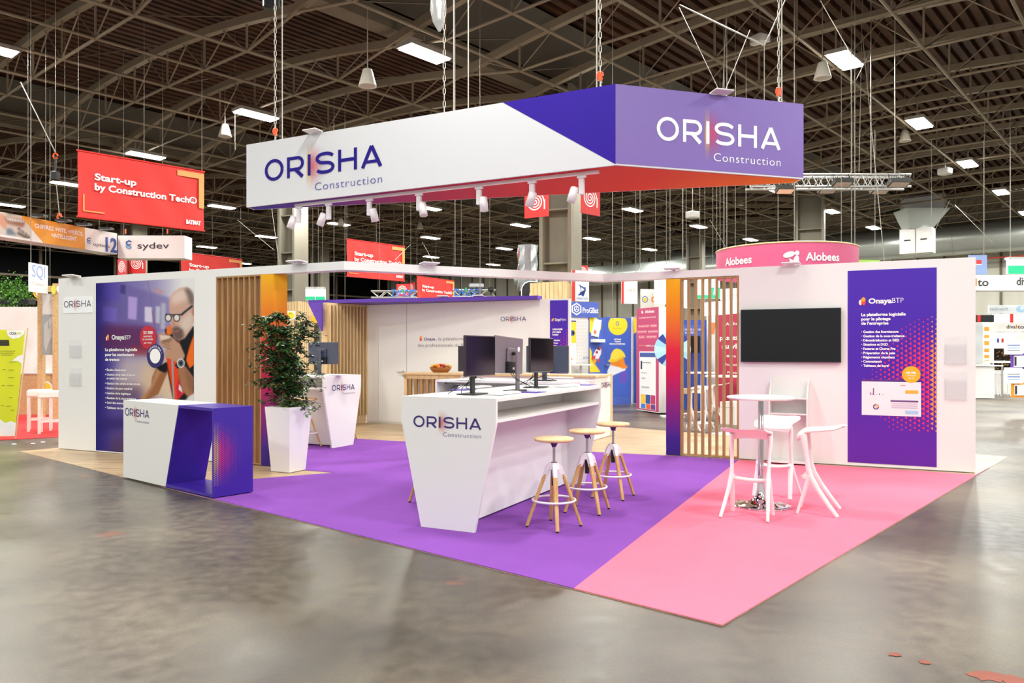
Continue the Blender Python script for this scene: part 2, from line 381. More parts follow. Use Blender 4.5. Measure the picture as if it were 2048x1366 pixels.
GUT = M('gutter_sheet', '4A453D', .6, var=.2, vs=.6); GIRD = M('girder_paint', '6A604F', .6, var=.1)
for vg in VG:
    b = MB(); c0 = UV((UEND-12)/2, vg, 9.95); b.box(c0, (UEND+12, .55, .42), GIRD, ax=(RU, RV, Vector((0, 0, 1))))
    for s_ in (-1, 1): b.add([UV(-12, vg+s_*.3, 10.2), UV(UEND, vg+s_*.3, 10.2), UV(UEND, vg+s_*2.3, 10.78), UV(-12, vg+s_*2.3, 10.78)], [(0, 1, 2, 3)], GUT)
    b.build('trim_%d' % (VG.index(vg)+1), kind='structure')
# end walls
CLAD = tex_mat('wall_cladding', 'noise', 'BCBAAC', 'CFCDBF', (.3, .3, .05), .6, nscale=2)
b = MB(); a0, a1 = UV(UEND, -45), UV(UEND, VEND)
b.box((a0+a1)/2+Vector((0, 0, 5.5)), ((a1-a0).length, .3, 11.5), CLAD, ax=((a1-a0).normalized(), RU, Vector((0, 0, 1))))
v = -44
while v < VEND:
    b.box(UV(UEND-.2, v, 4.6), (.12, .1, 9), GIRD, ax=(RV, RU, Vector((0, 0, 1)))); v += 1.55
b.build('wall_right', kind='structure')
GLZ = M('night_glazing', '07070A', .7, spec=.1); MUL = M('mullion', '857663', .6)
b = MB(); a0, a1 = UV(-30, VEND), UV(UEND, VEND)
b.box((a0+a1)/2+RV*.1+Vector((0, 0, 5.5)), ((a1-a0).length, .2, 11.5), GLZ, ax=(RU, RV, Vector((0, 0, 1))))
for z in (2.6, 5.4, 7.2): b.box((a0+a1)/2+Vector((0, 0, z)), ((a1-a0).length, .16, .16), MUL, ax=(RU, RV, Vector((0, 0, 1))))
u = -28
while u < UEND:
    b.box(UV(u, VEND, 5), (.2, .2, 10), MUL, ax=(RU, RV, Vector((0, 0, 1)))); u += 5.5
b.build('wall_left', kind='structure')
# arched roof trusses
NP = 8
def make_truss():
    r = thing('roof_truss', (0, 0, 0), 'arched lattice truss spanning between two roof girders', 'roof truss', 'arched trusses under the hall roof')
    Q = lambda s_, z, u=0: RV*s_+RU*u+Vector((0, 0, z))
    st = [SP*i/NP for i in range(NP+1)]
    b = MB(); fine = [SP*i/(NP*2) for i in range(NP*2+1)]
    for s0, s1 in zip(fine, fine[1:]):
        p, q = Q(s0, ztop(s0)), Q(s1, ztop(s1)); d = (q-p); c = (p+q)/2; x = d.normalized(); b.box(c, (d.length+.02, .17, .20), TRUSS, ax=(x, RU, x.cross(RU)))
    b.build('top_chord', r)
    b = MB()
    for s0, s1 in zip(st, st[1:]): b.tube(Q(s0, zbot(s0)-(.42 if 0 < s0 < SP else 0)), Q(s1, zbot(s1)-(.42 if 0 < s1 < SP else 0)), .042, TRUSS, 6)
    b.build('bottom_chord', r)
    b = MB(); zb = lambda i: zbot(st[i])-(.42 if 0 < i < NP else 0)
    for i in range(1, NP):
        b.tube(Q(st[i], zb(i)), Q(st[i], ztop(st[i])), .032, TRUSS, 4)
        for k in (-1, 1):
            m_ = st[i]+k*SP/NP*.62
            if 0 < m_ < SP: b.tube(Q(st[i], zb(i)), Q(m_, ztop(m_)), .02, TRUSS, 4)
        if i % 2: b.tube(Q(st[i], zb(i)), Q(st[i], ztop(st[i]), 2.75*.9), .018, TRUSSG, 4)
    b.build('web_bracing', r)
    return r
tr = make_truss(); km = kidmap(); first = True; TU = [13.1+2.75*i for i in range(-5, 16)]
for vg in VG[:-1]:
    for u in TU:
        o = tr if first else copy_tree(tr, km); first = False
        o.location = UV(u, vg)
# longitudinal purlins
first = None
for vg in VG[:-1]:
    for i in range(1, NP):
        s_ = SP*i/NP
        if first is None:
            b = MB(); p0, p1 = Vector((0, 0, 0)), RU*(UEND+1)
            b.tube(p0, p1, .042, TRUSS, 6)
            o = first = b.build('roof_purlin'); tag(o, 'thin steel purlin tube running lengthwise through the trusses', 'purlin', 'purlins under the hall roof')
        else: o = first.copy(); COL.objects.link(o)
        o.location = UV(-1, vg+s_, zbot(s_)-.42)
# columns
def column(px, Y, w, d, ztop_, lab):
    p = at(px, HY, Y); b = MB(); ax = (E, N, Vector((0, 0, 1))); c = Vector((p.x, p.y, 0))
    for s_ in (-1, 1): b.box(c+E*s_*(w/2-.06)+Vector((0, 0, ztop_/2)), (.12, d, ztop_), CONC, ax=ax)
    b.box(c+N*.1+Vector((0, 0, ztop_/2)), (w-.2, .12, ztop_), CONC, ax=ax)
    z = .9
    while z < ztop_: b.box(c+Vector((0, 0, z)), (w-.22, d*.8, .05), CONC, ax=ax); z += 1.7
    o = b.build('hall_column', base=c); tag(o, lab, 'column'); return c
c1 = column(586, 36.0, 1.0, .95, 9.9, 'grey steel and concrete hall column behind the left orange post')
c2 = column(1121, 25.0, 1.1, .9, 9.9, 'wide grey hall column rising behind the middle of the hanging header')
c3 = column(1621, 40.0, 1.35, 1.0, 9.9, 'dark grey hall column behind the hanging light truss')
c4 = column(268, 47.0, 1.1, 1.0, 9.9, 'far grey hall column behind the white header at left')
c5 = column(1392, 52.0, 1.0, 1.0, 9.9, 'far column seen beyond the slatted screen'); c6 = column(640, 60.0, 1.0, 1.0, 9.9, 'far thin column left of the green exit sign')
# fluorescent fixtures
GLOW = M('lamp_glow', 'FFF7E4', emit=30); FIX = M('lamp_housing', '9A958C', .5)
FIXT = []
def make_fix():
    r = thing('hall_light', (0, 0, 0), 'glowing rectangular hall light hung under the roof trusses', 'ceiling light', 'hall lights under the roof')
    ax = (RU, RV, Vector((0, 0, 1)))
    b = MB(); b.box((0, 0, .06), (1.35, .56, .1), FIX, ax=ax); b.tube((0, 0, .1), (0, 0, .45), .02, FIX, 6); b.build('housing', r)
    b = MB(); b.box((0, 0, -.005), (1.28, .48, .04), GLOW, ax=ax); b.build('diffuser', r); return r
fx = make_fix(); km = kidmap(); first = True
for u in LAMP_U:
    for v in LAMP_V:
        p = UV(u, v, LAMP_Z)
        if p.y < 3 or not -200 < CX+F*p.x/p.y < 2250 or not -150 < HY-F*(p.z-EYE)/p.y < 640: continue
        o = fx if first else copy_tree(fx, km); first = False; o.location = p; FIXT.append((v, u, o))
# bell loudspeakers
SPK = M('speaker_white', 'C9C3B4', .5)
first = None
for px, py, Y in ((735, 165, 17), (1645, 150, 18), (1810, 278, 27), (450, 268, 24), (682, 448, 42), (840, 455, 46), (1482, 408, 44), (2010, 412, 46)):
    p = at(px, py, Y)
    if first is None:
        b = MB(); b.lathe((0, 0, 0), [(.06, .3), (.1, .28), (.19, -.05), (.2, -.08), (.15, -.08)], SPK, 16); b.tube((0, 0, .3), (0, 0, 1.6), .012, CABLE, 4)
        first = o = b.build('bell_loudspeaker'); tag(o, 'x', 'loudspeaker', 'bell loudspeakers under the roof')
    else: o = first.copy(); COL.objects.link(o)
    o.location = p; o['label'] = 'pale bell loudspeaker ' + {735: 'hanging above the white face of the header', 1645: 'left of the nearest hall light at the upper right', 1810: 'below the second hall light of the right row', 450: 'hanging above the left end of the header', 682: 'far away between the header and the beam, left of the red banner', 840: 'far away under the middle of the header', 1482: 'far away under the violet end of the header', 2010: 'far away near the right edge'}[px]
# ducts
DUCT = M('duct_metal', 'B9BFBA', .3, .6, var=.1, vs=.4)
def duct(p, q, r, lab, nm='air_duct'):
    t = thing(nm, p, lab, 'air duct'); b = MB(); b.tube(p, q, r, DUCT, 28); b.build('pipe', t)
    b = MB(); L_ = (q-p).length; d = (q-p).normalized(); x = 1.5
    while x < L_: b.tube(p+d*x, p+d*(x+.07), r*1.03, DUCT, 28); x += 2.2
    b.build('band', t); return t
duct(UV(54, 30, 8.35), UV(54, -8, 8.35), 1.0, 'long round silver air duct along the right hall wall')
duct(UV(51.7, 44, 7.5), UV(51.7, 23, 7.5), .75, 'thinner round silver air duct at the left end of the long duct')
b = MB(); b.tube(UV(54.5, 40, 7.1), UV(54.5, -8, 7.1), .045, M('pipe_red', 'B23A2A', .5), 8); o = b.build('red_pipe', base=UV(54.5, 40, 7.1)); tag(o, 'thin red sprinkler pipe running below the silver duct', 'pipe')
p = at(1835, 483, 40); t = thing('air_handling_unit', p, 'white double door air handling box hanging in front of the silver duct', 'air handling unit')
b = MB(); b.box(p, (1.5, .8, 1.25), WHITE2, ax=(-RV, RU, Vector((0, 0, 1)))); b.build('housing', t)
b = MB(); b.box(p-RU*.41, (.02, .01, 1.2), DARK, ax=(-RV, RU, Vector((0, 0, 1))))
for s_ in (-1, 1): b.box(p-RU*.41-RV*s_*.38+Vector((0, 0, .05)), (.3, .01, .06), DARK, ax=(-RV, RU, Vector((0, 0, 1))))
b.build('door_seam', t)
b = MB(); b.loft([[p+Vector((x*.6, y*.4, .63)) for x, y in ((-1, -1), (1, -1), (1, 1), (-1, 1))], [p+Vector((x*1.1+.2, y*.7, 1.6)) for x, y in ((-1, -1), (1, -1), (1, 1), (-1, 1))]], DUCT, False); b.build('hopper', t)
p = at(1846, 410, 42); b = MB(); b.box(p, (2.1, .6, .8), M('skylight_box', 'C9CCD0', .3), ax=(-RV, RU, Vector((0, 0, 1)))); b.box(p+Vector((0, 0, .45)), (2.2, .7, .06), STEEL, ax=(-RV, RU, Vector((0, 0, 1))))
tag(b.build('vent_box', base=p), 'pale rectangular vent box above the air handling unit', 'vent')
p = at(1055, 530, 30); b = MB()
b.loft([[p+Vector((.36*math.cos(a*math.pi/5)*(1+.12*((a+k) % 2)), .36*math.sin(a*math.pi/5), -1.0+k*.35)) for a in range(10)] for k in range(6)], M('foil', '9FA3A4', .25, .9, bump=.6, bs=6), False)
tag(b.build('foil_duct', base=p), 'crinkled foil covered duct standing left of the middle column', 'air duct')

# worn paint streaks near the lower right corner of the photo
RP = M('worn_red_paint', '8A4532', .7, var=.3, vs=8)
for px, py, rx, ry, k in ((1975, 1352, .085, .02, 1), (2030, 1362, .07, .02, 2), (1850, 1325, .03, .008, 3), (1790, 1310, .035, .008, 4)):
    c_ = G(px, py); b = MB(); b.add([c_+Vector((rx*math.cos(i*.45)*(1+.25*math.sin(i*2.1+k)), ry*3*math.sin(i*.45)*(1+.3*math.cos(i*3.3+k)), .001+.0006*k)) for i in range(14)]+[c_+Vector((0, 0, .001+.0006*k))], [(i, (i+1) % 14, 14) for i in range(14)], RP)
    tag(b.build('paint_mark', base=c_), 'worn red paint mark on the concrete near the lower right corner', 'paint mark', 'red paint marks on the floor')
# ================================================================ the stand: platform
Fc, LT, RT = G(1444, 1253), G(39, 903), G(2016, 914); BK = LT+RT-Fc
LAM = tex_mat('wood_floor', 'noise', 'A1815A', 'CDB48E', (.9, 9, 1), .38, rot=math.atan2(-.44, .898), nscale=1.6, dist=.6, detail=6)
def slab(pts, z0, z1, m, nm, lab, cat):
    b = MB(); b.prism([Vector((p.x, p.y, z0)) for p in pts], (0, 0, z1-z0), m); o = b.build(nm, base=(pts[0].x, pts[0].y, 0)); tag(o, lab, cat); return o
slab([Fc, RT, BK, LT], 0, .004, LAM, 'wood_flooring', 'pale oak laminate flooring under the whole stand', 'flooring')
PUR = M('purple_carpet', '8A4FAC', .95, var=.08, vs=3, bump=.5, bs=250, spec=.1); PNK = M('pink_carpet', 'EE7A92', .95, var=.05, vs=3, bump=.5, bs=250, spec=.1)
g = lambda x, y: G(x, y, .016)
dF = (LT-Fc).normalized()
q0 = g(1141, 1177); q1 = g(1478, 918.5)
pF = Fc+dF*(Vector((q0.x, q0.y, 0))-Fc).dot(dF)
pA = Fc+dF*((G(322, 973.5)-Fc).dot(dF))
slab([pF, q1, g(1332, 910), g(1187, 903), g(700, 876), g(560, 868.5), g(560, 935), g(672, 944), pA], .004, .010, PUR, 'purple_carpet', 'purple carpet covering the middle of the stand', 'carpet')
slab([Fc, Fc+(RT-Fc)*.845, g(1951, 948), g(1478, 918.5), pF], .004, .010, PNK, 'pink_carpet', 'pink carpet on the front right corner of the stand', 'carpet')

# ================================================================ stand walls and beam
A0 = Vector((-7.1, 12.21, 0)); EL = Vector((3.75, -1.79, 0)).normalized(); NL = EL.cross(Vector((0, 0, 1)))
PLW = Plane(A0, EL)
B0 = Vector((2.268, 11.487, 0)); ER = Vector((3.538, -1.717, 0)).normalized(); NR = ER.cross(Vector((0, 0, 1)))
PRW = Plane(B0, ER); HL, HR = 2.668, 2.712; TH = .12
uL = lambda x: PLW.px(x, 800)[0]
uR = lambda x: PRW.px(x, 800)[0]
def wallbox(b, pl, u0, u1, z0, z1, m, th=TH, n=0): rect(b, pl, u0, z0, u1, z1, m, n-th, n)
# left display wall
t = LWALL = thing('display_wall', A0, 'long white display wall with photo mural at the left of the stand', 'wall panel')
b = MB(); wallbox(b, PLW, 0, uL(432), .012, HL, WHITE); b.build('panel', t)
# photo mural ----------------------------------------------------------------
c = Canvas(186, 552, 392, 925, 3, '241B78').zoom(185, 550, 5.462)
Xn = (c.X-190)/198; Yn = (c.Y-560)/345
sky = np.clip((Xn-.02)*1.15, 0, 1)[..., None]
c.a = np.array([.13, .09, .46])*(1-sky)+np.array([.90, .89, .89])*sky
mid = np.clip(1-abs(Xn-.38)/.42, 0, 1)[..., None]*.55; c.a = c.a*(1-mid)+np.array([.52, .46, .72])*mid
c.fill([(300, 105), (360, 110), (860, 250), (860, 640), (560, 600), (0, 560), (0, 280), (300, 290)], '675A9A', 3, .55)
c.fill([(300, 105), (360, 108), (360, 210), (300, 200)], '3C3575', 1.5, .8)
for q in ([(390, 232), (490, 245), (480, 490), (388, 478)],): c.fill(q, 'B39CDB', 1.5, .95)
c.fill([(110, 340), (272, 360), (262, 515), (110, 500)], '7560BE', 1.5, .8); c.fill([(570, 345), (655, 352), (655, 520), (570, 510)], 'DCD6EA', 1.5, .9)
c.fill([(120, 60), (300, 70), (300, 285), (100, 270)], '5A48B0', 3, .5)
c.fill([(690, 340), (740, 345), (735, 530), (690, 520)], 'C9CCD8', 1.5, .8); c.fill([(750, 300), (800, 310), (790, 600), (745, 590)], 'C4C6CC', 2, .7)
c.line([(600, 55), (640, 230), (655, 420), (690, 600)], 7, '6F6B8A', .6, .8); c.line([(650, 380), (672, 520), (700, 700)], 8, 'A0405A', .8, .7)
c.fill([(640, 165), (720, 155), (805, 190), (740, 205)], 'C98C8C', 1.5, .7)
c.fill([(60, 540), (560, 560), (720, 640), (700, 880), (430, 880), (60, 800)], '5A1F4E', 6, .8)
c.fill([(430, 770), (620, 780), (620, 880), (440, 880)], '8E2A36', 3, .7)
c.fill([(300, 880), (1110, 900), (1110, 1360), (200, 1360)], 'C9B8B0', 12, .75); c.fill([(560, 960), (900, 980), (900, 1360), (480, 1360)], 'D9B98C', 8, .6)
c.fill([(250, 1180), (560, 1220), (520, 1400), (160, 1400)], '5A3F58', 9, .7)
c.fill([(0, 1350), (700, 1350), (800, 1700), (700, 2060), (0, 2060)], '4B3A86', 14, .75)
c.fill([(0, 1600), (300, 1560), (700, 1640), (700, 1700), (250, 1680), (0, 1720)], '2A1E62', 8, .8); c.fill([(250, 1750), (900, 1740), (900, 2060), (100, 2060)], '4A3350', 12, .8)
c.fill([(0, 0), (130, 0), (100, 900), (150, 2060), (0, 2060)], '20186E', 14, .9)
# man: far arm, vest, neck, head
c.fill([(700, 1000), (830, 1040), (720, 1300), (600, 1365), (520, 1365), (640, 1220), (650, 1120)], '94613F', 1, 1)
c.fill([(700, 1020), (760, 1030), (660, 1230), (560, 1365), (515, 1365), (640, 1200)], 'C08D6A', 2, .7)
c.fill([(790, 590), (1110, 560), (1110, 1290), (1030, 1365), (880, 1365), (800, 950), (720, 1020), (800, 1065), (835, 990)], '17171C', 1, 1)
c.fill([(700, 1010), (840, 940), (830, 1010), (795, 1068), (730, 1045)], '131318', 1, 1)
c.fill([(810, 570), (860, 540), (880, 640), (830, 660), (805, 640)], 'E8702C', 1); c.fill([(800, 880), (950, 720), (960, 960), (940, 1160), (1000, 1290), (930, 1365), (890, 1365), (840, 1100)], 'E0431C', 1.2)
c.fill([(1110, 640), (1110, 980), (1060, 1020), (1020, 930), (1060, 780)], 'EC6A20', 1); c.fill([(860, 930), (885, 920), (890, 1200), (900, 1365), (880, 1365)], '9A9AA2', .6)
c.fill([(940, 1120), (1000, 1280), (930, 1360), (915, 1230)], 'C8233A', 1); c.fill([(945, 1190), (975, 1230), (985, 1290), (940, 1250)], 'DADADF', .5)
c.fill([(1020, 1365), (1060, 1300), (1110, 1280), (1110, 1400), (1000, 1400)], 'D6D3D3', 2)
c.fill([(845, 250), (880, 190), (960, 140), (1040, 130), (1095, 190), (1110, 260), (1110, 500), (1085, 580), (1010, 690), (940, 720), (890, 690), (868, 610), (862, 560), (862, 520), (848, 500), (856, 440), (842, 400), (836, 330)], 'C9A08E', 1, 1)
c.fill([(855, 250), (890, 190), (960, 150), (1030, 150), (1040, 260), (960, 300), (880, 330)], 'E6CFC4', 5, .8); c.fill([(1000, 150), (1060, 150), (1110, 230), (1110, 330), (1060, 320), (1040, 230)], '6B625E', 3, .9)
c.fill([(960, 500), (1060, 400), (1095, 420), (1090, 560), (1010, 640), (960, 600)], 'D8C8BE', 4, .8); c.fill([(872, 570), (930, 560), (990, 600), (1000, 680), (945, 720), (900, 700), (872, 640)], '5E4A44', 2.5, .9)
c.fill([(890, 612), (945, 600), (950, 618), (900, 628)], 'A0605A', .8); c.fill([(862, 480), (870, 545), (890, 560), (905, 540), (885, 500)], 'B98670', 1.5, .8)
c.ell(1100, 400, 16, 50, 'B0806A', 1, .9); c.line([(965, 440), (1030, 385), (1095, 335)], 22, '2E3138', .5); c.line([(795, 430), (880, 435), (965, 432)], 13, '25282E', .4)
for ex in (828, 920):
    c.ell(ex, 468, 38, 44, '2A2D33', .4); c.ell(ex, 468, 29, 34, 'DDD6D2', .5)
c.line([(862, 455), (885, 450)], 10, '25282E', .3)
c.fill([(720, 650), (760, 632), (860, 670), (960, 760), (1010, 880), (990, 940), (940, 960), (850, 920), (800, 900), (790, 860), (800, 800), (750, 780), (740, 730), (722, 690)], 'B98F76', 1, 1)
c.fill([(745, 690), (800, 700), (850, 680), (870, 720), (800, 740), (750, 735)], '8A6450', 1.2, .8)
for k in range(3): c.line([(745+k*15, 700+k*38), (800+k*10, 722+k*38), (842+k*8, 745+k*32)], 8, '77533F', .8, .8)
c.fill([(735, 655), (850, 665), (845, 690), (745, 720)], 'E6D6C4', 1, .8)
c.fill([(930, 1010), (1010, 990), (1105, 1120), (1100, 1300), (1040, 1330), (985, 1270), (945, 1140)], 'A06F52', 1.2, 1); c.fill([(1000, 1010), (1100, 1140), (1100, 1290), (1050, 1250)], '7C523C', 3, .6)
c.fill([(900, 985), (925, 955), (1010, 905), (1025, 925), (1000, 975), (930, 1025)], '17171A', .6); c.ell(965, 963, 43, 52, 'DCDCE0', .5); c.ell(965, 963, 31, 38, '22252A', .4)
for k in range(8): a = k*math.pi/4; c.ell(965+22*math.cos(a), 963+27*math.sin(a), 4, 5, 'D0D2D6', .2)
mu = (PLW.px(192, 800)[0], PLW.px(388, 800)[0]); mz0 = PLW.px(192, 900.5)[1]; mz1 = PLW.px(192, 566.5)[1]
rngn = np.random.RandomState(2)
print_pic(PLW, ((mu[0], mz0), (mu[1], mz1)), c.fn(), 'photo_mural', t, step=.0075)
def onaya(b, pl, x, y, k, nset=.006):
    u, w = pl.px(x, y); s_ = pl.px(x, y-k)[1]-w
    a, o_, w_ = M('mark_amber', 'F5A623', .4), M('mark_red', 'E94B2B', .4), M('mark_white', 'F6E9E4', .4)
    hexa = lambda cx, cy, r, sx=.8: [(u+.68*(cx+sx*r*math.sin(i*math.pi/3))*s_, w+(cy+r*math.cos(i*math.pi/3))*s_) for i in range(6)]
    poly(b, pl, hexa(.38, .38, .38), w_, nset); poly(b, pl, [(u+.37*s_, w+.15*s_), (u+.71*s_, w), (u+.85*s_, w+.2*s_), (u+.85*s_, w+.85*s_), (u+.61*s_, w+1.05*s_), (u+.37*s_, w+.85*s_)], o_, nset+.001)
    poly(b, pl, [(u+.37*s_, w+.6*s_), (u+.61*s_, w+.45*s_), (u+.85*s_, w+.6*s_), (u+.85*s_, w+.88*s_), (u+.61*s_, w+1.08*s_), (u+.37*s_, w+.88*s_)], a, nset+.002)
b = MB(); onaya(b, PLW, 212, 681.5, 12); textp(b, PLW, 'Onaya', 224, 249, 679, 9, LET, bold=.025, n=.006); textp(b, PLW, 'BTP', 250, 261.5, 679.2, 8.6, LET, bold=-.002, n=.006)
for i, s_ in enumerate(('La plateforme logicielle', 'pour les conducteurs', 'de travaux')): textp(b, PLW, s_, 211, (275, 269, 240)[i], 702+9.8*i, 5.6, LET, bold=.03, n=.006)
rows = [('• Études d’exécution', 253, 741.5), ('• Gestion de la main d’œuvre', 271, 751), ('   et saisie des heures', 254, 758.5), ('• Gestion des achats et des stocks', 281, 768.5), ('• Gestion du parc matériel', 265, 778), ('• Gestion de la logistique', 262, 788), ('• Gestion de la sous-traitance', 272.5, 797.5), ('• Suivi des avancements', 262, 807), ('• Tableaux de bord', 252, 817)]
for s_, xr, y in rows: textp(b, PLW, s_.strip(), 211 if s_[0] == '•' else 214, xr, y, 4.2, LET, bold=.022, n=.006)
b.build('lettering', t)
b = MB(); u, w = PLW.px(296.5, 674.5); r_ = PLW.px(296.5, 651)[1]-w; disc(b, PLW, u, w, r_, M('badge_red', 'C4122F', .45), .005)
textp(b, PLW, '23 000', 287.5, 306.5, 668, 5.5, LET, bold=.03, n=.008); textp(b, PLW, 'RAPPORTS', 288, 305, 674.5, 3, LET, bold=.02, n=.008); textp(b, PLW, 'DE CHANTIER', 286, 307, 680.5, 3, LET, bold=.02, n=.008); textp(b, PLW, 'par mois', 289, 304, 687, 3, LET, bold=.02, n=.008)
b.build('round_badge', t)
b = MB(); u, w = PLW.px(311.5, 712); r_ = PLW.px(311.5, 688)[1]-w; disc(b, PLW, u, w, r_, M('badge_navy', '231B63', .45), .009); disc(b, PLW, u, w, r_*.62, LET, .011)
vs = 'CONTACTEZ-NOUS !'
for i, ch in enumerate(vs):
    if ch == ' ': continue
    a = math.radians(158-i*9.2); q = (u+r_*.72*math.cos(a), w+r_*.72*math.sin(a)); gv, gf = glyphs(ch, .02); s_ = r_*.2; ca, sa = math.cos(a-math.pi/2), math.sin(a-math.pi/2)
    b.add([PLW.pt(q[0]+(x*ca-y*sa)*s_, q[1]+(x*sa+y*ca)*s_, .012) for x, y in gv], gf, LET)
b.build('round_badge', t)
# name plate and leaflet holders on the wall end
t2 = thing('name_plate', PLW.p(157, 624), 'small white name plate high on the left wall end', 'sign')
b = MB(); ua, wa = PLW.px(127.5, 627); ub, wb = PLW.px(185, 593); rect(b, PLW, ua, wa, ub, wb, M('gloss_white', 'FAFAFA', .2), 0, .008); b.build('plate', t2)
logo(PLW, t2, 129, 183.5, 615, 12.5, M('ink_plum', '4A3350', .5), INKL, dots=1, sub=False, n=.010, t=.12)
def holder(pl, xa, xb, ya, yb, lab):
    p = pl.p(xa, yb); t = thing('leaflet_holder', p, lab, 'leaflet holder'); ua, wa = pl.px(xa, yb); ub, wb = pl.px(xb, ya); h = wb-wa
    b = MB(); rect(b, pl, ua, wa, ub, wb, ACRY, .001, .005); b.build('back_plate', t)
    b = MB(); rect(b, pl, ua+.01, wa+.004, ub-.01, wa+h*.75, ACRY, .028, .031); rect(b, pl, ua+.01, wa, ub-.01, wa+.004, ACRY, .005, .031)
    for x in (ua+.01, ub-.013): rect(b, pl, x, wa, x+.003, wa+h*.75, ACRY, .005, .031)
    b.build('pocket', t)
holder(PLW, 140, 164, 680, 714, 'clear acrylic leaflet holder on left wall end, upper of the pair'); holder(PLW, 140, 164, 736, 771, 'clear acrylic leaflet holder on left wall end, lower of the pair')
# slatted screens
def slats(pl, u0, u1, k, z0, z1, depth, m, lab, sw=.028, side=None):
    t = thing('slatted_screen', pl.pt(u0, 0), lab, 'slatted screen'); b = MB()
    rect(b, pl, u0, z0, u1, z0+.02, m, -depth-.01, .0); b.build('bottom_rail', t); b = MB(); rect(b, pl, u0, z1-.02, u1, z1, m, -depth-.01, .0); b.build('top_rail', t)
    for i in range(k):
        x = u0+(u1-u0-sw)*i/(k-1); b = MB(); rect(b, pl, x, z0+.02, x+sw, z1-.02, m, -depth, -.001); b.build('slat', t)
    return t
slats(PLW, uL(432.3), uL(522), 9, .014, HL-.11, .15, OAK, 'oak slatted screen at the right end of the photo mural wall', .021)
slats(PRW, uR(1360.5), uR(1478), 9, .018, HR-.115, .09, OAK, 'open oak slatted screen beside the television wall', .030)
GRAD = [(0, '3A2385'), (.10, '43248A'), (.28, '8E2277'), (.46, 'D0104F'), (.60, 'E5293F'), (.80, 'EF8420'), (1, 'F7B412')]
GP = ramp_mat('sunset_print', 2, 0, 2.6, GRAD)
c1w = PLW.pt(uL(522), 0); c1e = PLW.pt(uL(546.5), 0)
cq = G(568.5, 928); dc = Vector((3.5, 2.09, 0)).normalized(); wq = .185
b = MB(); b.prism([p+Vector((0,0,.0101)) for p in [c1w, c1e, c1e+dc*wq, c1w+dc*wq*.9-NL*.05]], (0, 0, HL-.12), GP); tag(b.build('gradient_post', base=c1w), 'orange to purple gradient post behind the potted tree', 'post')
p0, p1 = PRW.pt(0, 0), PRW.pt(uR(1360), 0)
b = MB(); b.prism([p+Vector((0,0,.0101)) for p in [p0, p1, p1-NR*.12, p0-NR*.12]], (0, 0, HR-.128), GP); tag(b.build('gradient_post', base=p0), 'orange to purple gradient post left of the open slatted screen', 'post')
# beam (zigzag)
zl, zr = HL, HR
C1 = PLW.pt(PLW.px(688, 600)[0], 0); C2 = PRW.pt(PRW.px(1208, 600)[0], 0)
b = MB(); bw = .24; bh = .108
def beamseg(a, b_, na, nb, za, zb):
    q = [a, b_, b_+nb, a+na]; b.loft([[Vector((p.x, p.y, z-bh)) for p, z in zip(q, (za, zb, zb, za))], [Vector((p.x, p.y, z)) for p, z in zip(q, (za, zb, zb, za))]], WHITE, False)
s0 = PLW.pt(uL(432), 0); s3 = PRW.pt(uR(1478), 0)
m1 = Vector((.0, bw, 0)); beamseg(s0, C1, -NL*TH, m1, HL, HL+.002); beamseg(C1, C2, m1, Vector((0, bw*1.0, 0)), HL+.002, HR-.005); beamseg(C2, s3, Vector((0, bw, 0)), -NR*TH, HR-.005, HR)
tag(b.build('header_beam', base=s0), 'thin white zigzag beam joining the left and right walls', 'beam')
# right wall
t = thing('display_wall', PRW.pt(uR(1478), 0), 'white display wall with television and violet poster at right', 'wall panel')
b = MB(); wallbox(b, PRW, uR(1478), uR(1951.3), .016, HR+.002, WHITE); b.build('panel', t)
b = MB(); ua, wa = PRW.px(1697, 925.5); ub, wb = PRW.px(1873.3, 540); wa += .01; wb = PRW.px(1694.5, 542)[1]
rect(b, PRW, PRW.px(1695.5, 700)[0], wa, ub, wb, ramp_mat('violet_poster', 2, 0, 2.7, [(0, '6325A0'), (.5, '4A24A8'), (1, '4E2EB0')], .6), 0, .006); b.build('violet_poster', t)
b = MB(); onaya(b, PRW, 1716.5, 611, 15.5, .009); textp(b, PRW, 'Onaya', 1737, 1784, 607, 9.5, LET, bold=.035, n=.008); textp(b, PRW, 'BTP', 1784.5, 1807, 606, 10, LET, bold=-.008, n=.008)
for i, s_ in enumerate(('La plateforme logicielle', 'pour le pilotage', 'de l’entreprise')): textp(b, PRW, s_, 1722.5, (1811.5, 1781, 1777)[i], 632.3+8.6*i, 5.6, LET, bold=.04, n=.008)
for i, (s_, xr) in enumerate([('Gestion des fournisseurs', 1797), ('Gestion de la sous-traitance', 1809), ('Dématérialisation et GED', 1798.5), ('Situations et DGD', 1776), ('Factures et Chorus Pro', 1791), ('Préparation de la paie', 1790), ('Règlements chantiers', 1789.5), ('Connecteurs', 1763.5), ('Tableaux de bord', 1777)]):
    textp(b, PRW, s_, 1726.5, xr, 666+8.42*i, 4.6, LET, bold=.035, n=.008); textp(b, PRW, '•', 1723, 1724.3, 666+8.42*i, 4.6, LET, bold=.02, n=.008)
b.build('lettering', t)
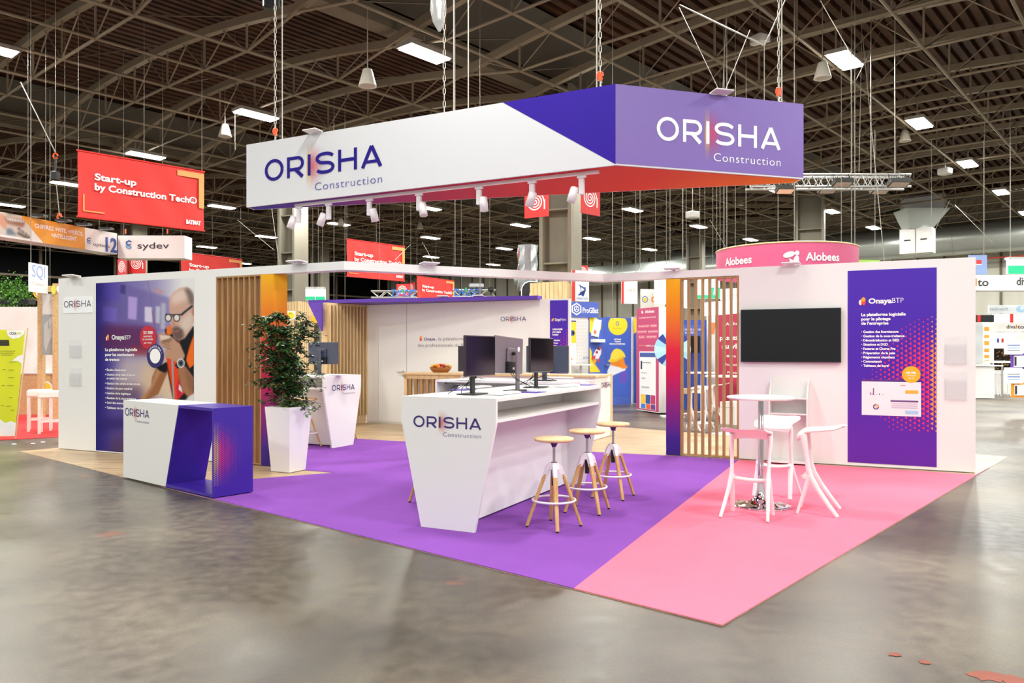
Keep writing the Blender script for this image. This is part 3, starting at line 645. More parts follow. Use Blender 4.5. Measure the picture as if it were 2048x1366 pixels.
# triangle pattern
b = MB(); tr_, to_ = M('dot_crimson', 'E32A5C', .45), M('dot_orange', 'F08A3C', .45)
u1 = PRW.px(1873, 700)[0]; u0 = PRW.px(1722, 700)[0]; pit = .062; wc = PRW.px(1873, 760)[1]
i = 0; x = u1
while x > u0:
    y = PRW.px(1873, 862)[1]+(pit*.5 if i % 2 else 0)
    while y < PRW.px(1873, 622)[1]:
        dx = (u1-x)/(u1-u0); dy = (y-wc)/.86; s_ = 1-math.sqrt(dx*dx*1.0+dy*dy)-.12*(dy > 0)*dx
        if s_ > .04:
            r = pit*.62*min(1, .25+s_*1.25)
            b.add([PRW.pt(min(x+r*.45, u1), y+r*.85, .0068), PRW.pt(x-r*.75, y, .0068), PRW.pt(min(x+r*.45, u1), y-r*.85, .0068)], [(0, 1, 2)], to_ if i < 2 else tr_)
        y += pit
    x -= pit*.80; i += 1
b.build('triangle_pattern', t)
b = MB(); ua, wa = PRW.px(1723.5, 829.5); ub, wb = PRW.px(1842, 763); rect(b, PRW, ua, wa, ub, wb, M('screen_shot', 'F3ECEE', .4), 0, .010)
rect(b, PRW, ua, wb-.01, ub, wb+.02, M('plum_bar', '5B2A86', .4), 0, .0102)
for (xa, ya, xb, yb, cc) in ((1740, 790, 1741.5, 784, '7A5A96'), (1743.5, 790, 1744.6, 786, '7A5A96'), (1746, 790, 1748, 776, '6A4A86'), (1752, 790, 1753.5, 788.5, '7A5A96'), (1758, 790, 1759.6, 786.8, '7A5A96'), (1765, 790, 1766.6, 789, '7A5A96'), (1810.5, 787, 1836.5, 781, 'F2B23C'), (1781, 803.5, 1836.5, 801.5, '6A4A86'), (1810.5, 828, 1836.5, 821.5, 'A9CDEA'), (1801, 771.5, 1811, 770.5, 'E86A7A'), (1783, 808, 1835, 807.2, 'C9BCD0'), (1783, 812, 1835, 811.2, 'C9BCD0'), (1783, 816, 1835, 815.2, 'C9BCD0')):
    a_, w0 = PRW.px(xa, ya); b_, w1 = PRW.px(xb, yb); rect(b, PRW, a_, w0, b_, w1, M('chart_'+cc, cc, .5), 0, .0118)
u, w = PRW.px(1752, 813.5); disc(b, PRW, u, w, .036, M('plum_bar'), .0118, inner=.62); disc(b, PRW, u+.012, w+.012, .022, M('chart_F2B23C'), .0122, inner=.5); b.build('printed_screenshot', t)
b = MB(); u, w = PRW.px(1822.5, 749); disc(b, PRW, u, w, .107, M('badge_yellow', 'F0B51E', .45), .0125); textp(b, PRW, '100 000', 1812.5, 1832, 747.5, 4, LET, bold=.04, n=.0135); textp(b, PRW, 'utilisateurs', 1813, 1832, 752, 2.6, LET, bold=.01, n=.0135); textp(b, PRW, 'par an', 1817, 1828, 757, 2.6, LET, bold=.01, n=.0135); b.build('round_badge', t)
holder(PRW, 1888, 1934, 673, 728, 'clear acrylic leaflet holder on right wall end, upper of the pair'); holder(PRW, 1888, 1934, 744, 799, 'clear acrylic leaflet holder on right wall end, lower of the pair')
# television
ua, wa = PRW.px(1483, 723.8); ub, wb = PRW.px(1682.5, 615.5); wb = PRW.px(1482, 620)[1]
t = thing('television', PRW.pt((ua+ub)/2, wa), 'large black flat television mounted on the right wall', 'television')
b = MB(); rect(b, PRW, ua, wa, ub, wb, BLACK, .02, .06); b.build('casing', t)
b = MB(); rect(b, PRW, ua+.012, wa+.02, ub-.012, wb-.012, M('tv_glass', '0B0B0F', .18), .0601, .062); b.build('screen', t)
b = MB(); rect(b, PRW, ua+.4, wa+.2, ub-.4, wb-.2, DARK, 0, .02); b.build('wall_bracket', t)
# flood lights on the wall tops
def flood(p, U, lab, s_=1.0, up=True):
    Nn = Vector((U.x, U.y, 0)).cross(Vector((0, 0, 1))); t = thing('led_floodlight', p, lab, 'floodlight')
    a = (Vector((U.x, U.y, 0)), (Nn+Vector((0, 0, .07))).normalized(), None); a = (a[0], a[1], a[0].cross(a[1]))
    b = MB(); b.box(p+Nn*.06*s_+Vector((0, 0, .022)), (.24*s_, .16*s_, .018), WHITE2, ax=a, bev=.006); b.build('lamp_head', t)
    b = MB(); b.box(p-Nn*.03+Vector((0, 0, .012)), (.06, .10, .02), WHITE2, ax=(a[0], Nn, Vector((0, 0, 1)))); b.build('clamp', t)
    return t
flood(PLW.pt(uL(150), HL), EL, 'flat white floodlight on top of the left wall end'); flood(PLW.pt(uL(600), HL), EL, 'flat white floodlight on the beam above the potted tree')
dC = (C2-C1).normalized(); flood(C1+dC*((PLW.P*0).length+1.15)+Vector((0, 0, HL+.01)), Vector((dC.x, dC.y, 0)), 'flat white floodlight on the middle stretch of the beam')
flood(PRW.pt(uR(1347), HR), ER, 'flat white floodlight above the right gradient post'); flood(PRW.pt(uR(1583), HR), ER, 'flat white floodlight above the television'); 
# ================================================================ hanging header
Hn = [Vector((-4.29, 12.6, 0)), Vector((1.290, 9.72, 0)), Vector((3.93, 10.52, 0)), Vector((3.90, 10.76, 0)), Vector((-4.24, 12.83, 0))]
ZB, ZT = 3.855, 4.865
t = HEAD = thing('hanging_header', Vector((0, 11, ZB)), 'large triangular white and violet header hanging over the stand', 'hanging sign')
b = MB()
for i in range(5): b.prism([Hn[i], Hn[(i+1) % 5], Hn[(i+1) % 5]+Vector((0, 0, .0001)), Hn[i]+Vector((0, 0, .0001))], (0, 0, 0), None) if 0 else None
zz = lambda p, z: Vector((p.x, p.y, z))
b.add([zz(p, ZB) for p in Hn]+[zz(p, ZT) for p in Hn], [(i, (i+1) % 5, 5+(i+1) % 5, 5+i) for i in range(5)]+[(4, 3, 2, 1, 0), (5, 6, 7, 8, 9)], M('header_white', 'D3D3D6', .5, var=.01)); b.build('panel', t)
ins = []
for i in range(5):      # the outline moved 3.5 cm inwards
    p, a_, c_ = Hn[i], (Hn[i]-Hn[i-1]).normalized(), (Hn[(i+1) % 5]-Hn[i]).normalized(); n1, n2 = Vector((-a_.y, a_.x, 0)), Vector((-c_.y, c_.x, 0))
    m_ = (n1+n2).normalized(); ins.append(p+m_*.035/max(.15, m_.dot(n1)))
# inset coloured soffit
SOF = ramp_mat('soffit_print', 0, -4.0, 4.0, [(0, '36209C'), (.16, '641C86'), (.34, 'B00F4C'), (.55, 'CC0426'), (.74, 'E02A0A'), (.92, 'F07000'), (1, 'F28200')], .6)
b = MB(); b.prism([zz(p, ZB-.004) for p in ins[::-1]], (0, 0, .003), SOF); b.build('soffit', t)
PH1 = Plane(zz(Hn[0], 0), Hn[1]-Hn[0]); PH2 = Plane(zz(Hn[1], 0), Hn[2]-Hn[1])
L1 = (Hn[1]-Hn[0]).length; L2 = (Hn[2]-Hn[1]).length
b = MB(); ua = PH1.px(1006, 207)[0]; poly(b, PH1, [(ua, ZT), (L1, ZT), (L1, ZB+.01)], VIO, .003); b.build('violet_triangle', t)
b = MB(); rect(b, PH2, 0, ZB+.02, L2, ZT, M('violet_face', '7A60AE', .4, var=.05), 0, .003); b.build('violet_face', t)  # paler violet: the glare on this side is put into the colour
logo(PH1, t, 530, 765, 363, 41, M('violet_ink', '261A80', .6, spec=.1), M('violet_grey', '5A56A0', .45), n=.006)
logo(PH2, t, 1313, 1561, 279, 46, LET, LET, n=.006)
flood(PH1.pt(PH1.px(631, 268)[0], ZT, .0), PH1.U, 'flat white floodlight on the top edge of the header, above the left lettering', 1.1)
flood(PH2.pt(PH2.px(1438, 188)[0], ZT, .0), PH2.U, 'flat white floodlight on the top edge of the header, right violet face', 1.1)
# spot track
u0, u1 = PH1.px(578, 412)[0], PH1.px(1190, 342)[0]
t = thing('spotlight_track', PH1.pt(u0, ZB-.03, -.12), 'white ceiling track under the front edge of the header', 'lighting track')
b = MB(); rect(b, PH1, u0, ZB-.045, u1+.0, ZB-.005, WHITE2, -.16, -.12); b.build('rail', t)
SPH = M('spot_white', 'E9E4E6', .35)
for i, (px, dx, tl) in enumerate(((585, -.12, .25), (645, -.11, .5), (727, .07, .1), (827, .07, .3), (948, .08, .1), (1055, .02, .45), (1155, -.12, .2))):
    u = PH1.px(px, 400)[0]; base = PH1.pt(u, ZB-.045, -.14)
    t = thing('track_spotlight', base, 'white cylindrical spotlight, %s of the seven along the header track from the left' % ('first', 'second', 'third', 'fourth', 'fifth', 'sixth', 'last')[i], 'spotlight', 'spotlights on the header track')
    b = MB(); b.box(base+Vector((0, 0, -.02)), (.12, .035, .035), SPH, ax=(PH1.U, PH1.N, Vector((0, 0, 1)))); b.build('adapter', t)
    b = MB(); b.box(base+Vector((0, 0, -.15)), (.075, .055, .21), SPH, ax=(PH1.U, PH1.N, Vector((0, 0, 1))), bev=.01); b.build('driver_box', t)
    d = (Vector((0, 0, -1))+PH1.U*tl*(-1 if dx < 0 else 1)*(-1 if i == 5 else 1)+PH1.N*-.25*((i % 3)-1)).normalized(); c0 = base+PH1.U*dx*.78+Vector((0, 0, -.15)); 
    b = MB(); b.path([c0, c0+d*.01, c0+d*.2, c0+d*.202], [.036, .056, .057, .04], SPH, 18); b.build('lamp_head', t)
    b = MB(); b.path([c0+d*.19, c0+d*.2035], [.045, .045], M('spot_lens', 'C9C6C2', .2), 16); b.build('lens', t)
# cables, chains and hooks that carry the header
def cable(p0, p1, r, lab, nm='steel_cable', hook=False, chain=False, cat='cable', grp=None):
    t = thing(nm, p1, lab, cat, grp); b = MB()
    if chain:
        d = (p0-p1).normalized(); L_ = (p0-p1).length; n_ = int(L_/.085)
        for i in range(n_):
            c = p1+d*(i+.5)*.09; s_ = Vector((1, 0, 0)) if i % 2 else Vector((0, 1, 0)); b.path([c-d*.055, c-d*.03+s_*.015, c+d*.03+s_*.015, c+d*.055, c+d*.03-s_*.015, c-d*.03-s_*.015], .0065, ROPE, 4, closed=True)
    else: b.tube(p0, p1, r, ROPE, 5)
    b.build('line', t)
    if hook:
        b = MB(); h = p1+Vector((0, 0, .16)); b.path([h+Vector((.035*math.cos(a*.7), 0, .05*math.sin(a*.7)))for a in range(9)], .014, ORANGE, 6); b.box(h+Vector((0, 0, -.02)), (.05, .035, .09), ORANGE); b.build('hook', t)
        b = MB()
        for k in range(3): c = p1+Vector((.01, 0, .02+k*.045)); b.path([c+Vector((.014*math.cos(a), 0, .026*math.sin(a))) for a in (0, 1.57, 3.14, 4.71)], .006, CHROME, 5, closed=True)
        b.build('shackle', t)
    return t
def topof(px, py, pl): return pl.pt(pl.px(px, py)[0], ZT, -.06)
for px, pl, kw, lab in ((545, PH1, dict(hook=True, chain=True), 'chain with orange hook carrying the left end of the header'), (559, PH1, {}, 'bright steel cable beside the chain at the left end of the header'),
                    (884, PH1, dict(chain=True), 'thin chain dropping onto the middle of the white header face'), (903, PH1, {}, 'steel cable right of the middle chain above the header'), (932, PH1, {}, 'steel cable with shackle above the header, right of the middle pair'),
                    (1190, PH1, {}, 'steel cable beside the chain at the front corner of the header'), (1197, PH1, dict(hook=True, chain=True), 'chain with orange hook carrying the front corner of the header'),
                    (1563, PH2, dict(hook=True, chain=True), 'chain with orange hook carrying the right end of the header'), (1569, PH2, {}, 'steel cable beside the chain at the right end of the header')):
    p = topof(px, 200, pl); cable(p+Vector((0, 0, 4.6)), p, .009, lab, nm='chain' if kw.get('chain') else 'steel_cable', cat='chain' if kw.get('chain') else 'cable', **kw)
p = topof(1534, 200, PH2); k_ = p+Vector((0, 0, .75)); t = thing('steel_sling', p, 'slanting steel sling from the roof to a ring above the right header end', 'cable')
b = MB(); b.tube(p, k_, .006, CABLE, 5); b.tube(k_, at(1360, 10, 13.5), .012, CABLE, 5); b.tube(k_, at(1580, -20, 11.5), .009, CABLE, 5); b.build('line', t)
p = topof(1450, 190, PH2); t = thing('steel_sling', p, 'three thin guy wires meeting above the floodlight on the violet face', 'cable')
b = MB(); b.tube(p, at(1358, 15, 13), .006, CABLE, 5); b.tube(p, at(1452, 40, 11.5), .005, CABLE, 5); b.tube(p, at(1500, 60, 12.5), .006, CABLE, 5); b.build('line', t)
p = at(879, 22, 12.3); t = thing('chain_hoist', p, 'clear plastic wrapped hoist hanging at the top middle of the hall', 'hoist')
b = MB(); b.loft([[p+Vector((r*math.cos(a*math.pi/5)*(1+.15*((a*7+k*3) % 3-1)), r*math.sin(a*math.pi/5), z)) for a in range(10)] for k, (r, z) in enumerate(((.05, .35), (.12, .2), (.13, .02), (.09, -.18), (.02, -.32)))], M('plastic_wrap', 'C8C8C6', .12, alpha=.55, bump=.8, bs=12), False); b.build('wrapping', t)
b = MB(); b.box(p+Vector((0, 0, .05)), (.05, .05, .35), CHROME); b.tube(p+Vector((0, 0, .2)), p+Vector((0, 0, 2.5)), .008, CABLE, 5); b.build('body', t)
p = at(543, 5, 12.9); t = thing('chain_hoist', p, 'black hoist cut by the top edge of the photo above the left header end', 'hoist'); b = MB(); b.box(p, (.26, .16, .22), BLACK, bev=.03); b.build('body', t); b = MB(); b.tube(p+Vector((0, 0, .1)), p+Vector((0, 0, 1.6)), .008, CABLE, 5); b.build('line', t)
p = at(111, 352, 16.5); t = thing('chain_hoist', p, 'black hoist with orange hook left of the large red banner', 'hoist')
b = MB(); b.box(p, (.15, .13, .2), BLACK, bev=.02); b.tube(p, p+Vector((0, 0, .42)), .02, BLACK, 8); b.build('body', t)
b = MB(); b.path([p+Vector((.05*math.cos(a*.8), 0, .42+.06*math.sin(a*.8))) for a in range(8)], .018, ORANGE, 6); b.build('hook', t)
b = MB(); b.tube(p+Vector((0, 0, .5)), at(42, 165, 18.5), .014, CABLE, 5); b.tube(p+Vector((0, 0, .5)), p+Vector((0, 0, 4.3)), .006, CABLE, 4); b.tube(p, at(119, 432, 16.5), .01, CABLE, 4); b.build('line', t)

# ================================================================ furniture of the stand
ZF = .011
def bar_counter(c, long_, wide, length, lab, lend, lg, body=.07):
    """bar with two tapered end panels; c = floor centre of the lettered end panel, long_ = unit vector away from it"""
    t = thing('bar_counter', c, lab, 'bar counter'); z = Vector((0, 0, 1)); H = 1.145; zk = .937
    for k, off in ((0, 0), (1, length)):
        b = MB(); o = c+long_*off; s_ = 1 if k == 0 else -1
        pts = [o-wide*.265+z*ZF, o+wide*.265+z*ZF, o+wide*.47+z*zk, o+wide*.47+z*H, o-wide*.47+z*H, o-wide*.47+z*zk]
        b.prism(pts, long_*.03*s_, WHITE2); b.build('end_panel', t)
    b = MB(); m_ = c+long_*length/2
    b.box(m_+z*(H-.014), (length-.062, .938, .026), WHITE2, ax=(long_, wide, z)); b.build('worktop', t)
    b = MB(); b.box(m_+z*(zk+.014), (length-.062, .90, .026), WHITE2, ax=(long_, wide, z)); b.box(m_+z*((H+zk)/2), (length-.062, .02, H-zk-.06), WHITE2, ax=(long_, wide, z)); b.build('shelf', t)
    b = MB(); b.box(m_+z*(ZF+.012+zk/2-.01), (length-.062, body*2, zk-.03), WHITE2, ax=(long_, wide, z)); b.build('body', t)
    U = wide if (wide.cross(z)).dot(long_) < 0 else -wide
    pl = Plane(c, U)
    if lend: logo(pl, t, *lend, INK, INKL, dots=lg, n=.002)
    return t
cA = Vector((-.555, 6.68, 0)); bar_counter(cA, N, E, 2.6, 'white tapered bar counter at the front, with the largest lettering', (827, 962.5, 853, 22), 2)
cB = Vector((-1.04, 10.56, 0))+N*.47; bar_counter(cB, E, N, 1.95, 'white bar counter standing crosswise behind the front bar counter', None, 0)
cCc = Vector((-2.70, 12.46, 0)); bar_counter(cCc, -E, N, 2.4, 'white tapered bar counter behind the potted tree', (664, 709, 782, 11.5), 1)

# monitors
SCR = M('screen_black', '120C14', .12); MBK = M('monitor_back', '3A3238', .3); MBL = M('monitor_blue_film', '3F4558', .3)
def monitor(p, U, front, lab, w=.61, z0=1.315, h=.365, bmat=None, lean=0, off=.085, sx=0):
    """p: foot centre on the worktop; U: screen direction; front=+1 when the screen side is U x Z"""
    z = Vector((0, 0, 1)); Nn = U.cross(z); t = thing('monitor', p, lab, 'monitor'); ax = (U, Nn, z); s_ = front
    if lean: Ur = (U*math.cos(lean)+z*math.sin(lean)); zr = Ur.cross(Nn)*-1; zr = (z*math.cos(lean)-U*math.sin(lean)); ax = (Ur, Nn, zr)
    o = p+Nn*s_*off+U*sx; o.z = 0; c = o+z*(z0+h/2)
    b = MB(); b.box(c, (w, .028, h), bmat or MBK, ax=ax, bev=.006); b.box(c-Nn*s_*.028, (.17, .03, .15), bmat or MBK, ax=ax, bev=.01); b.build('casing', t)
    b = MB(); b.box(c+Nn*s_*.0148, (w-.016, .001, h-.02), SCR, ax=ax); b.build('screen', t)
    b = MB(); b.box(c-Nn*s_*.030-ax[2]*h*.33, (w*.3, .035, h*.3), BLACK, ax=ax); b.box(c-Nn*s_*.049-ax[2]*h*.36+U*.02, (.035, .002, .022), LET, ax=ax); b.build('port_panel', t)
    b = MB(); q = Vector((p.x, p.y, 0)); b.box(q+z*((z0+h*.62+p.z)/2), (.065, .022, z0+h*.62-p.z), bmat or DARK, ax=(U, Nn, z), bev=.004); b.tube(q+z*(z0+h*.55), c-Nn*s_*.03+z*h*.05, .018, DARK, 10); b.build('stand', t)
    b = MB(); b.box(p+z*.006, (.27, .19, .010), DARK, ax=(U, Nn, z), bev=.004); b.build('foot', t)
    for k in range(3):
        a = c-Nn*s_*.06-z*h*.42+U*(.03-.05*k); m_ = q-Nn*s_*.12+U*(.10*k-.12)+z*(p.z+.10); e = q-Nn*s_*(.10+.05*k)+U*(.22-.16*k)+z*(p.z+.006)
        pts = [((1-s)**3)*a+3*s*(1-s)**2*(a-z*.12)+3*s*s*(1-s)*m_+s**3*e for s in [i/10 for i in range(11)]]
        b = MB(); b.path(pts, .0035, BLACK, 5); b.build('cord', t)
    return t
ZC = 1.146
monitor(Vector((-.36, 7.10, ZC)), N, 1, 'black monitor nearest the front end of the white bar counter, screen towards us', off=.075, w=.56)
monitor(Vector((.055, 7.72, ZC)), N, -1, 'grey monitor seen from behind, middle of the front bar counter', off=.10, lean=-.045, bmat=M('monitor_back_grey', '7A6E76', .3))
monitor(Vector((.26, 8.40, ZC)), N, 1, 'brown reflecting monitor at the far end of the front bar counter', off=.06)
monitor(Vector((.43, 10.30, ZC)), E, -1, 'blue backed monitor on the right of the rear bar counter', bmat=MBL, off=.09, z0=1.25, h=.355).children
monitor(Vector((-.52, 10.75, ZC)), E, -1, 'dark monitor on the rear bar counter, mostly hidden behind the front monitors', off=.09, z0=1.25, h=.355)
monitor(Vector((-3.17, 12.85, ZC)), E, -1, 'blue backed monitor on the bar counter behind the potted tree', bmat=MBL, off=.09)
b = MB(); p = Vector((.055, 7.72, 0))+E*.015; b.lathe((0, 0, 0), [(.0, .001), (.026, .001), (.026, 0), (0, 0)], M('sticker_white', 'F2F4F8', .4), 20)
o = b.build('round_sticker', base=(0, 0, 0)); o.rotation_euler = (math.pi/2, 0, math.atan2(N.y, N.x)); mt = [x for x in bpy.data.objects if x.name.startswith('monitor') and x.type == 'EMPTY' and 'middle of the front' in x.get('label', '')][0]
o.parent = mt; o.location = (E*.013)+Vector((0, 0, 1.555-ZC)); o['label'] = 'round white sticker'
# keyboards, mice, pads, papers
KEY = M('keyboard_white', 'F5F3F3', .35)
def keyboard(p, U, lab, w=.42, d=.135):
    z = Vector((0, 0, 1)); Nn = U.cross(z); t = thing('keyboard', p, lab, 'keyboard'); b = MB(); b.box(p+z*.009, (w, d, .014), KEY, ax=(U, Nn, z), bev=.004); b.build('casing', t)
    b = MB()
    for r_ in range(4):
        for c_ in range(14): b.box(p+U*((c_-6.5)*w/15)+Nn*((r_-1.5)*d/5)+z*.0185, (w/15-.004, d/5-.005, .005), KEY, ax=(U, Nn, z))
    b.build('keys', t)
def mouse(p, U, lab, pad=True):
    z = Vector((0, 0, 1)); Nn = U.cross(z)
    if pad: b = MB(); b.box(p+z*.0015, (.24, .20, .003), M('pad_violet', '5A35A8', .7), ax=(U, Nn, z)); tag(b.build('mouse_pad', base=p), 'violet mouse pad '+lab, 'mouse pad')
    t = thing('computer_mouse', p+z*.004, 'small white computer mouse '+lab, 'mouse'); b = MB()
    b.loft([[p+z*.004+U*(x*s_)+Nn*(y*s_)+z*h for x, y in [(.032*math.cos(a*math.pi/8), .056*math.sin(a*math.pi/8)) for a in range(16)]] for s_, h in ((.92, 0), (1, .008), (.93, .02), (.7, .031), (.3, .036))], KEY, True); b.build('shell', t)
    b = MB(); b.box(p+z*.040+Nn*.02, (.006, .018, .004), DARK, ax=(U, Nn, z)); b.build('wheel', t)
keyboard(at(1010, 787, 7.25)*1, N, 'white keyboard on the front bar counter, before the back of the middle monitor') if 0 else None
def onA(px, py): return G(px, py, ZC)
keyboard(onA(1010, 788), N, 'white keyboard on the front bar counter, right of the nearest monitor')
keyboard(onA(955, 776), N, 'white keyboard on the left side of the front bar counter', .42)
keyboard(onA(1135, 773), N, 'white keyboard at the far end of the front bar counter')
mouse(onA(1064, 784.5), N, 'on the front bar counter, beside the middle monitor stand'); mouse(onA(1170, 770), N, 'at the far end of the front bar counter'); mouse(onA(925, 779.5), N, 'on the left side of the front bar counter')
keyboard(Vector((-.55, 10.42, ZC)), E, 'white keyboard on the rear bar counter, left', .42); keyboard(onA(1117, 756.6), E, 'white keyboard on the rear bar counter, right')
keyboard(onA(675, 751.0), E, 'white keyboard on the bar counter behind the potted tree')
t = thing('cable_bundle', onA(905, 776), 'black coiled cord lying on the left edge of the front bar counter', 'cable'); b = MB(); p = onA(905, 776.5)
for k in range(2): b.path([p+Vector((-.10+.02*i, .25-.03*i, .004+.02*math.sin(i*.9+k)+.02*(1-i/10)+.01)) for i in range(11)], .005, BLACK, 6)
b.build('cord', t)

# adjustable wooden bar stools
SILV = M('stool_white', 'ECE6EA', .3); WLEG = tex_mat('stool_leg_wood', 'noise', 'C1904F', 'DDB274', (3, 3, .4), .45, nscale=6); COLR = M('stool_collar', '6A3A7A', .15, .7)
def make_stool():
    r = thing('bar_stool', (0, 0, 0), 'x', 'bar stool', 'adjustable wooden bar stools')
    b = MB(); b.lathe((0, 0, 0), [(.0, .745), (.155, .745), (.170, .750), (.175, .760), (.175, .768), (.168, .775), (0, .776)], PLYW, 36); b.build('seat', r)
    b = MB(); b.lathe((0, 0, 0), [(.055, .744), (.035, .728), (.022, .705), (.018, .695)], COLR, 20); b.build('seat_collar', r)
    b = MB(); b.path([(.03, -.01, .735), (.09, -.02, .725), (.125, -.03, .708)], .004, DARK, 6); b.build('height_lever', r)
    b = MB(); b.tube((0, 0, .70), (0, 0, .555), .0125, STEEL, 14); b.lathe((0, 0, 0), [(.03, .56), (.03, .552)], DARK, 16); b.build('piston', r)
    b = MB(); b.tube((0, 0, .50), (0, 0, .36), .022, BLACK, 12); b.build('gas_spring', r)
    b = MB()
    top = [Vector((.036*math.cos(a*math.pi/2+math.pi/4), .036*math.sin(a*math.pi/2+math.pi/4), .555)) for a in range(4)]
    for k in range(4):
        a = k*math.pi/2; d = Vector((math.cos(a), math.sin(a), 0)); s_ = Vector((-d.y, d.x, 0)); rings = []
        for (r0, z, w_, th) in ((.0, .555, .044, .02), (.022, .553, .05, .035), (.055, .515, .05, .05), (.098, .435, .044, .036)):
            c = d*r0*.85+Vector((0, 0, z)); n_ = (d*.9+Vector((0, 0, .35))).normalized(); rings.append([c+s_*w_*x/1.15+n_*th*y*.5 for x, y in ((-.5, -1), (.5, -1), (.42, 1), (-.42, 1))])
        b.loft(rings, SILV, False)
        b.loft([[Vector((.052*math.cos(q), .052*math.sin(q), .50)) for q in [j*math.pi/4+.39 for j in range(8)]], [Vector((.044*math.cos(q), .044*math.sin(q), .555)) for q in [j*math.pi/4+.39 for j in range(8)]]], SILV, False) if k == 0 else None
    b.build('hub', r)
    for k in range(4):
        a = k*math.pi/2; d = Vector((math.cos(a), math.sin(a), 0)); s_ = Vector((-d.y, d.x, 0)); b = MB(); rings = []
        for r0, z, w_, th in ((.078, .458, .040, .030), (.150, .26, .037, .030), (.236, .013, .030, .026)):
            c = d*r0+Vector((0, 0, z)); rings.append([c+s_*w_*x/2+d*th*y/2 for x, y in ((-1, -.6), (-.6, -1), (.6, -1), (1, -.6), (1, .6), (.6, 1), (-.6, 1), (-1, .6))])
        b.loft(rings[::-1], WLEG, False); lg = b.build('leg', r)
        b = MB(); b.tube(d*.237+Vector((0, 0, 0)), d*.236+Vector((0, 0, .014)), .012, BLACK, 8); f_ = b.build('rubber_foot', lg)
    b = MB(); b.path([(.186*math.cos(i*math.pi/18), .186*math.sin(i*math.pi/18), .235) for i in range(36)], .010, SILV, 8, closed=True); b.build('footrest_ring', r)
    return r
st = make_stool(); km = kidmap(); first = True
for x, y, a, lab in ((.366, 6.80, -86, 'wooden bar stool nearest to us, in front of the white counter side'), (.718, 7.46, -67, 'wooden bar stool between the nearest one and the farthest of the front row'),
                     (1.06, 8.18, -73, 'wooden bar stool farthest along the right side of the front counter'), (-.80, 7.86, -95, 'wooden bar stool hidden behind the front counter, only a leg showing at its left'),
                     (-3.25, 12.30, -70, 'wooden bar stool behind the white planter'), (-2.93, 13.47, -70, 'wooden bar stool beyond the bar counter behind the tree, only a foot showing')):
    o = st if first else copy_tree(st, km); first = False; o.location = (x, y, ZF); o.rotation_euler = (0, 0, math.radians(a)); o['label'] = lab

# high table
p = Vector((2.466, 7.73, ZF)); t = thing('high_table', p, 'white round high table with chrome pedestal on the pink carpet', 'table')
b = MB(); b.lathe(p, [(0, 1.052), (.30, 1.052), (.322, 1.06), (.327, 1.068), (.325, 1.078), (.31, 1.081), (0, 1.081)], WHITE2, 48); b.build('table_top', t)
b = MB(); b.lathe(p, [(.027, 1.05), (.027, .16)], CHROME, 24); b.build('column', t)
b = MB(); b.lathe(p, [(.027, .30), (.03, .22), (.038, .15), (.058, .09), (.10, .045), (.17, .022), (.25, .014), (.287, .010), (.29, .004), (.285, 0)], CHROME, 48); b.build('base', t)
# moulded white stools
MIU = M('moulded_white', 'F4E9E9', .35, var=.01)
def make_miura():
    """front is +Y; rear legs sweep back, front legs branch at the footrest"""
    r = thing('moulded_stool', (0, 0, 0), 'x', 'bar stool', 'white moulded bar stools')
    b = MB(); rings = []
    prof = [(-.250, .830, .150, .008), (-.235, .826, .195, .014), (-.15, .806, .212, .020), (0, .788, .205, .022), (.09, .783, .198, .030), (.150, .776, .192, .075), (.180, .758, .186, .085), (.196, .725, .180, .045)]
    for y, z, hw, th in prof:
        ring = []
        for i in range(9):
            x = -1+i/4; ring.append(Vector((x*hw, y+.035*(x*x)*(1 if y < -.2 else (-.4 if y > .1 else 0)), z+.010*(x*x)-.004)))
        for i in range(9):
            x = 1-i/4; ring.append(Vector((x*hw*.97, y+.035*(x*x)*(1 if y < -.2 else (-.4 if y > .1 else 0)), z+.010*x*x-th*(.5+.5*x*x))))
        rings.append(ring)
    b.loft(rings, MIU, True); b.build('seat', r)
    for s_ in (-1, 1):
        b = MB(); pts = [(s_*.172, .125, .745), (s_*.178, .115, .68), (s_*.172, .10, .56), (s_*.168, .085, .44), (s_*.168, .065, .35), (s_*.178, .0, .24), (s_*.196, -.09, .11), (s_*.212, -.172, .003)]
        b.path(pts, [.026, .022, .016, .017, .023, .020, .017, .014], MIU, 10, flat=1.3, up=(0, 1, 0)); b.build('leg', r)
        b = MB(); pts = [(s_*.166, .075, .37), (s_*.168, .095, .30), (s_*.176, .135, .16), (s_*.184, .180, .003)]
        b.path(pts, [.026, .026, .023, .021], MIU, 10, flat=.62, up=(0, 1, 0)); b.build('leg', r)
    b = MB(); b.loft([[Vector((x, yy+.05*(1-(x/.17)**2)*.6, zz_-.02*(1-(x/.17)**2))) for yy, zz_ in ((.06, .325), (.125, .328), (.13, .352), (.065, .358))] for x in [-.172+.0344*i for i in range(11)]], MIU, True); b.build('footrest', r)
    return r
mi = make_miura(); km = kidmap(); first = True
for x, y, fx_, fy_, lab in ((2.18, 7.205, .30, .52, 'white moulded stool nearest us, left of the chrome pedestal, seen from its back'), (2.80, 8.26, -.55, -.83, 'white moulded stool behind the high table, facing us'), (2.925, 7.43, -.90, .43, 'white moulded stool right of the high table, seen from its side')):
    o = mi if first else copy_tree(mi, km); first = False; o.location = (x, y, ZF); o.rotation_euler = (0, 0, math.atan2(fy_, fx_)-math.pi/2); o['label'] = lab
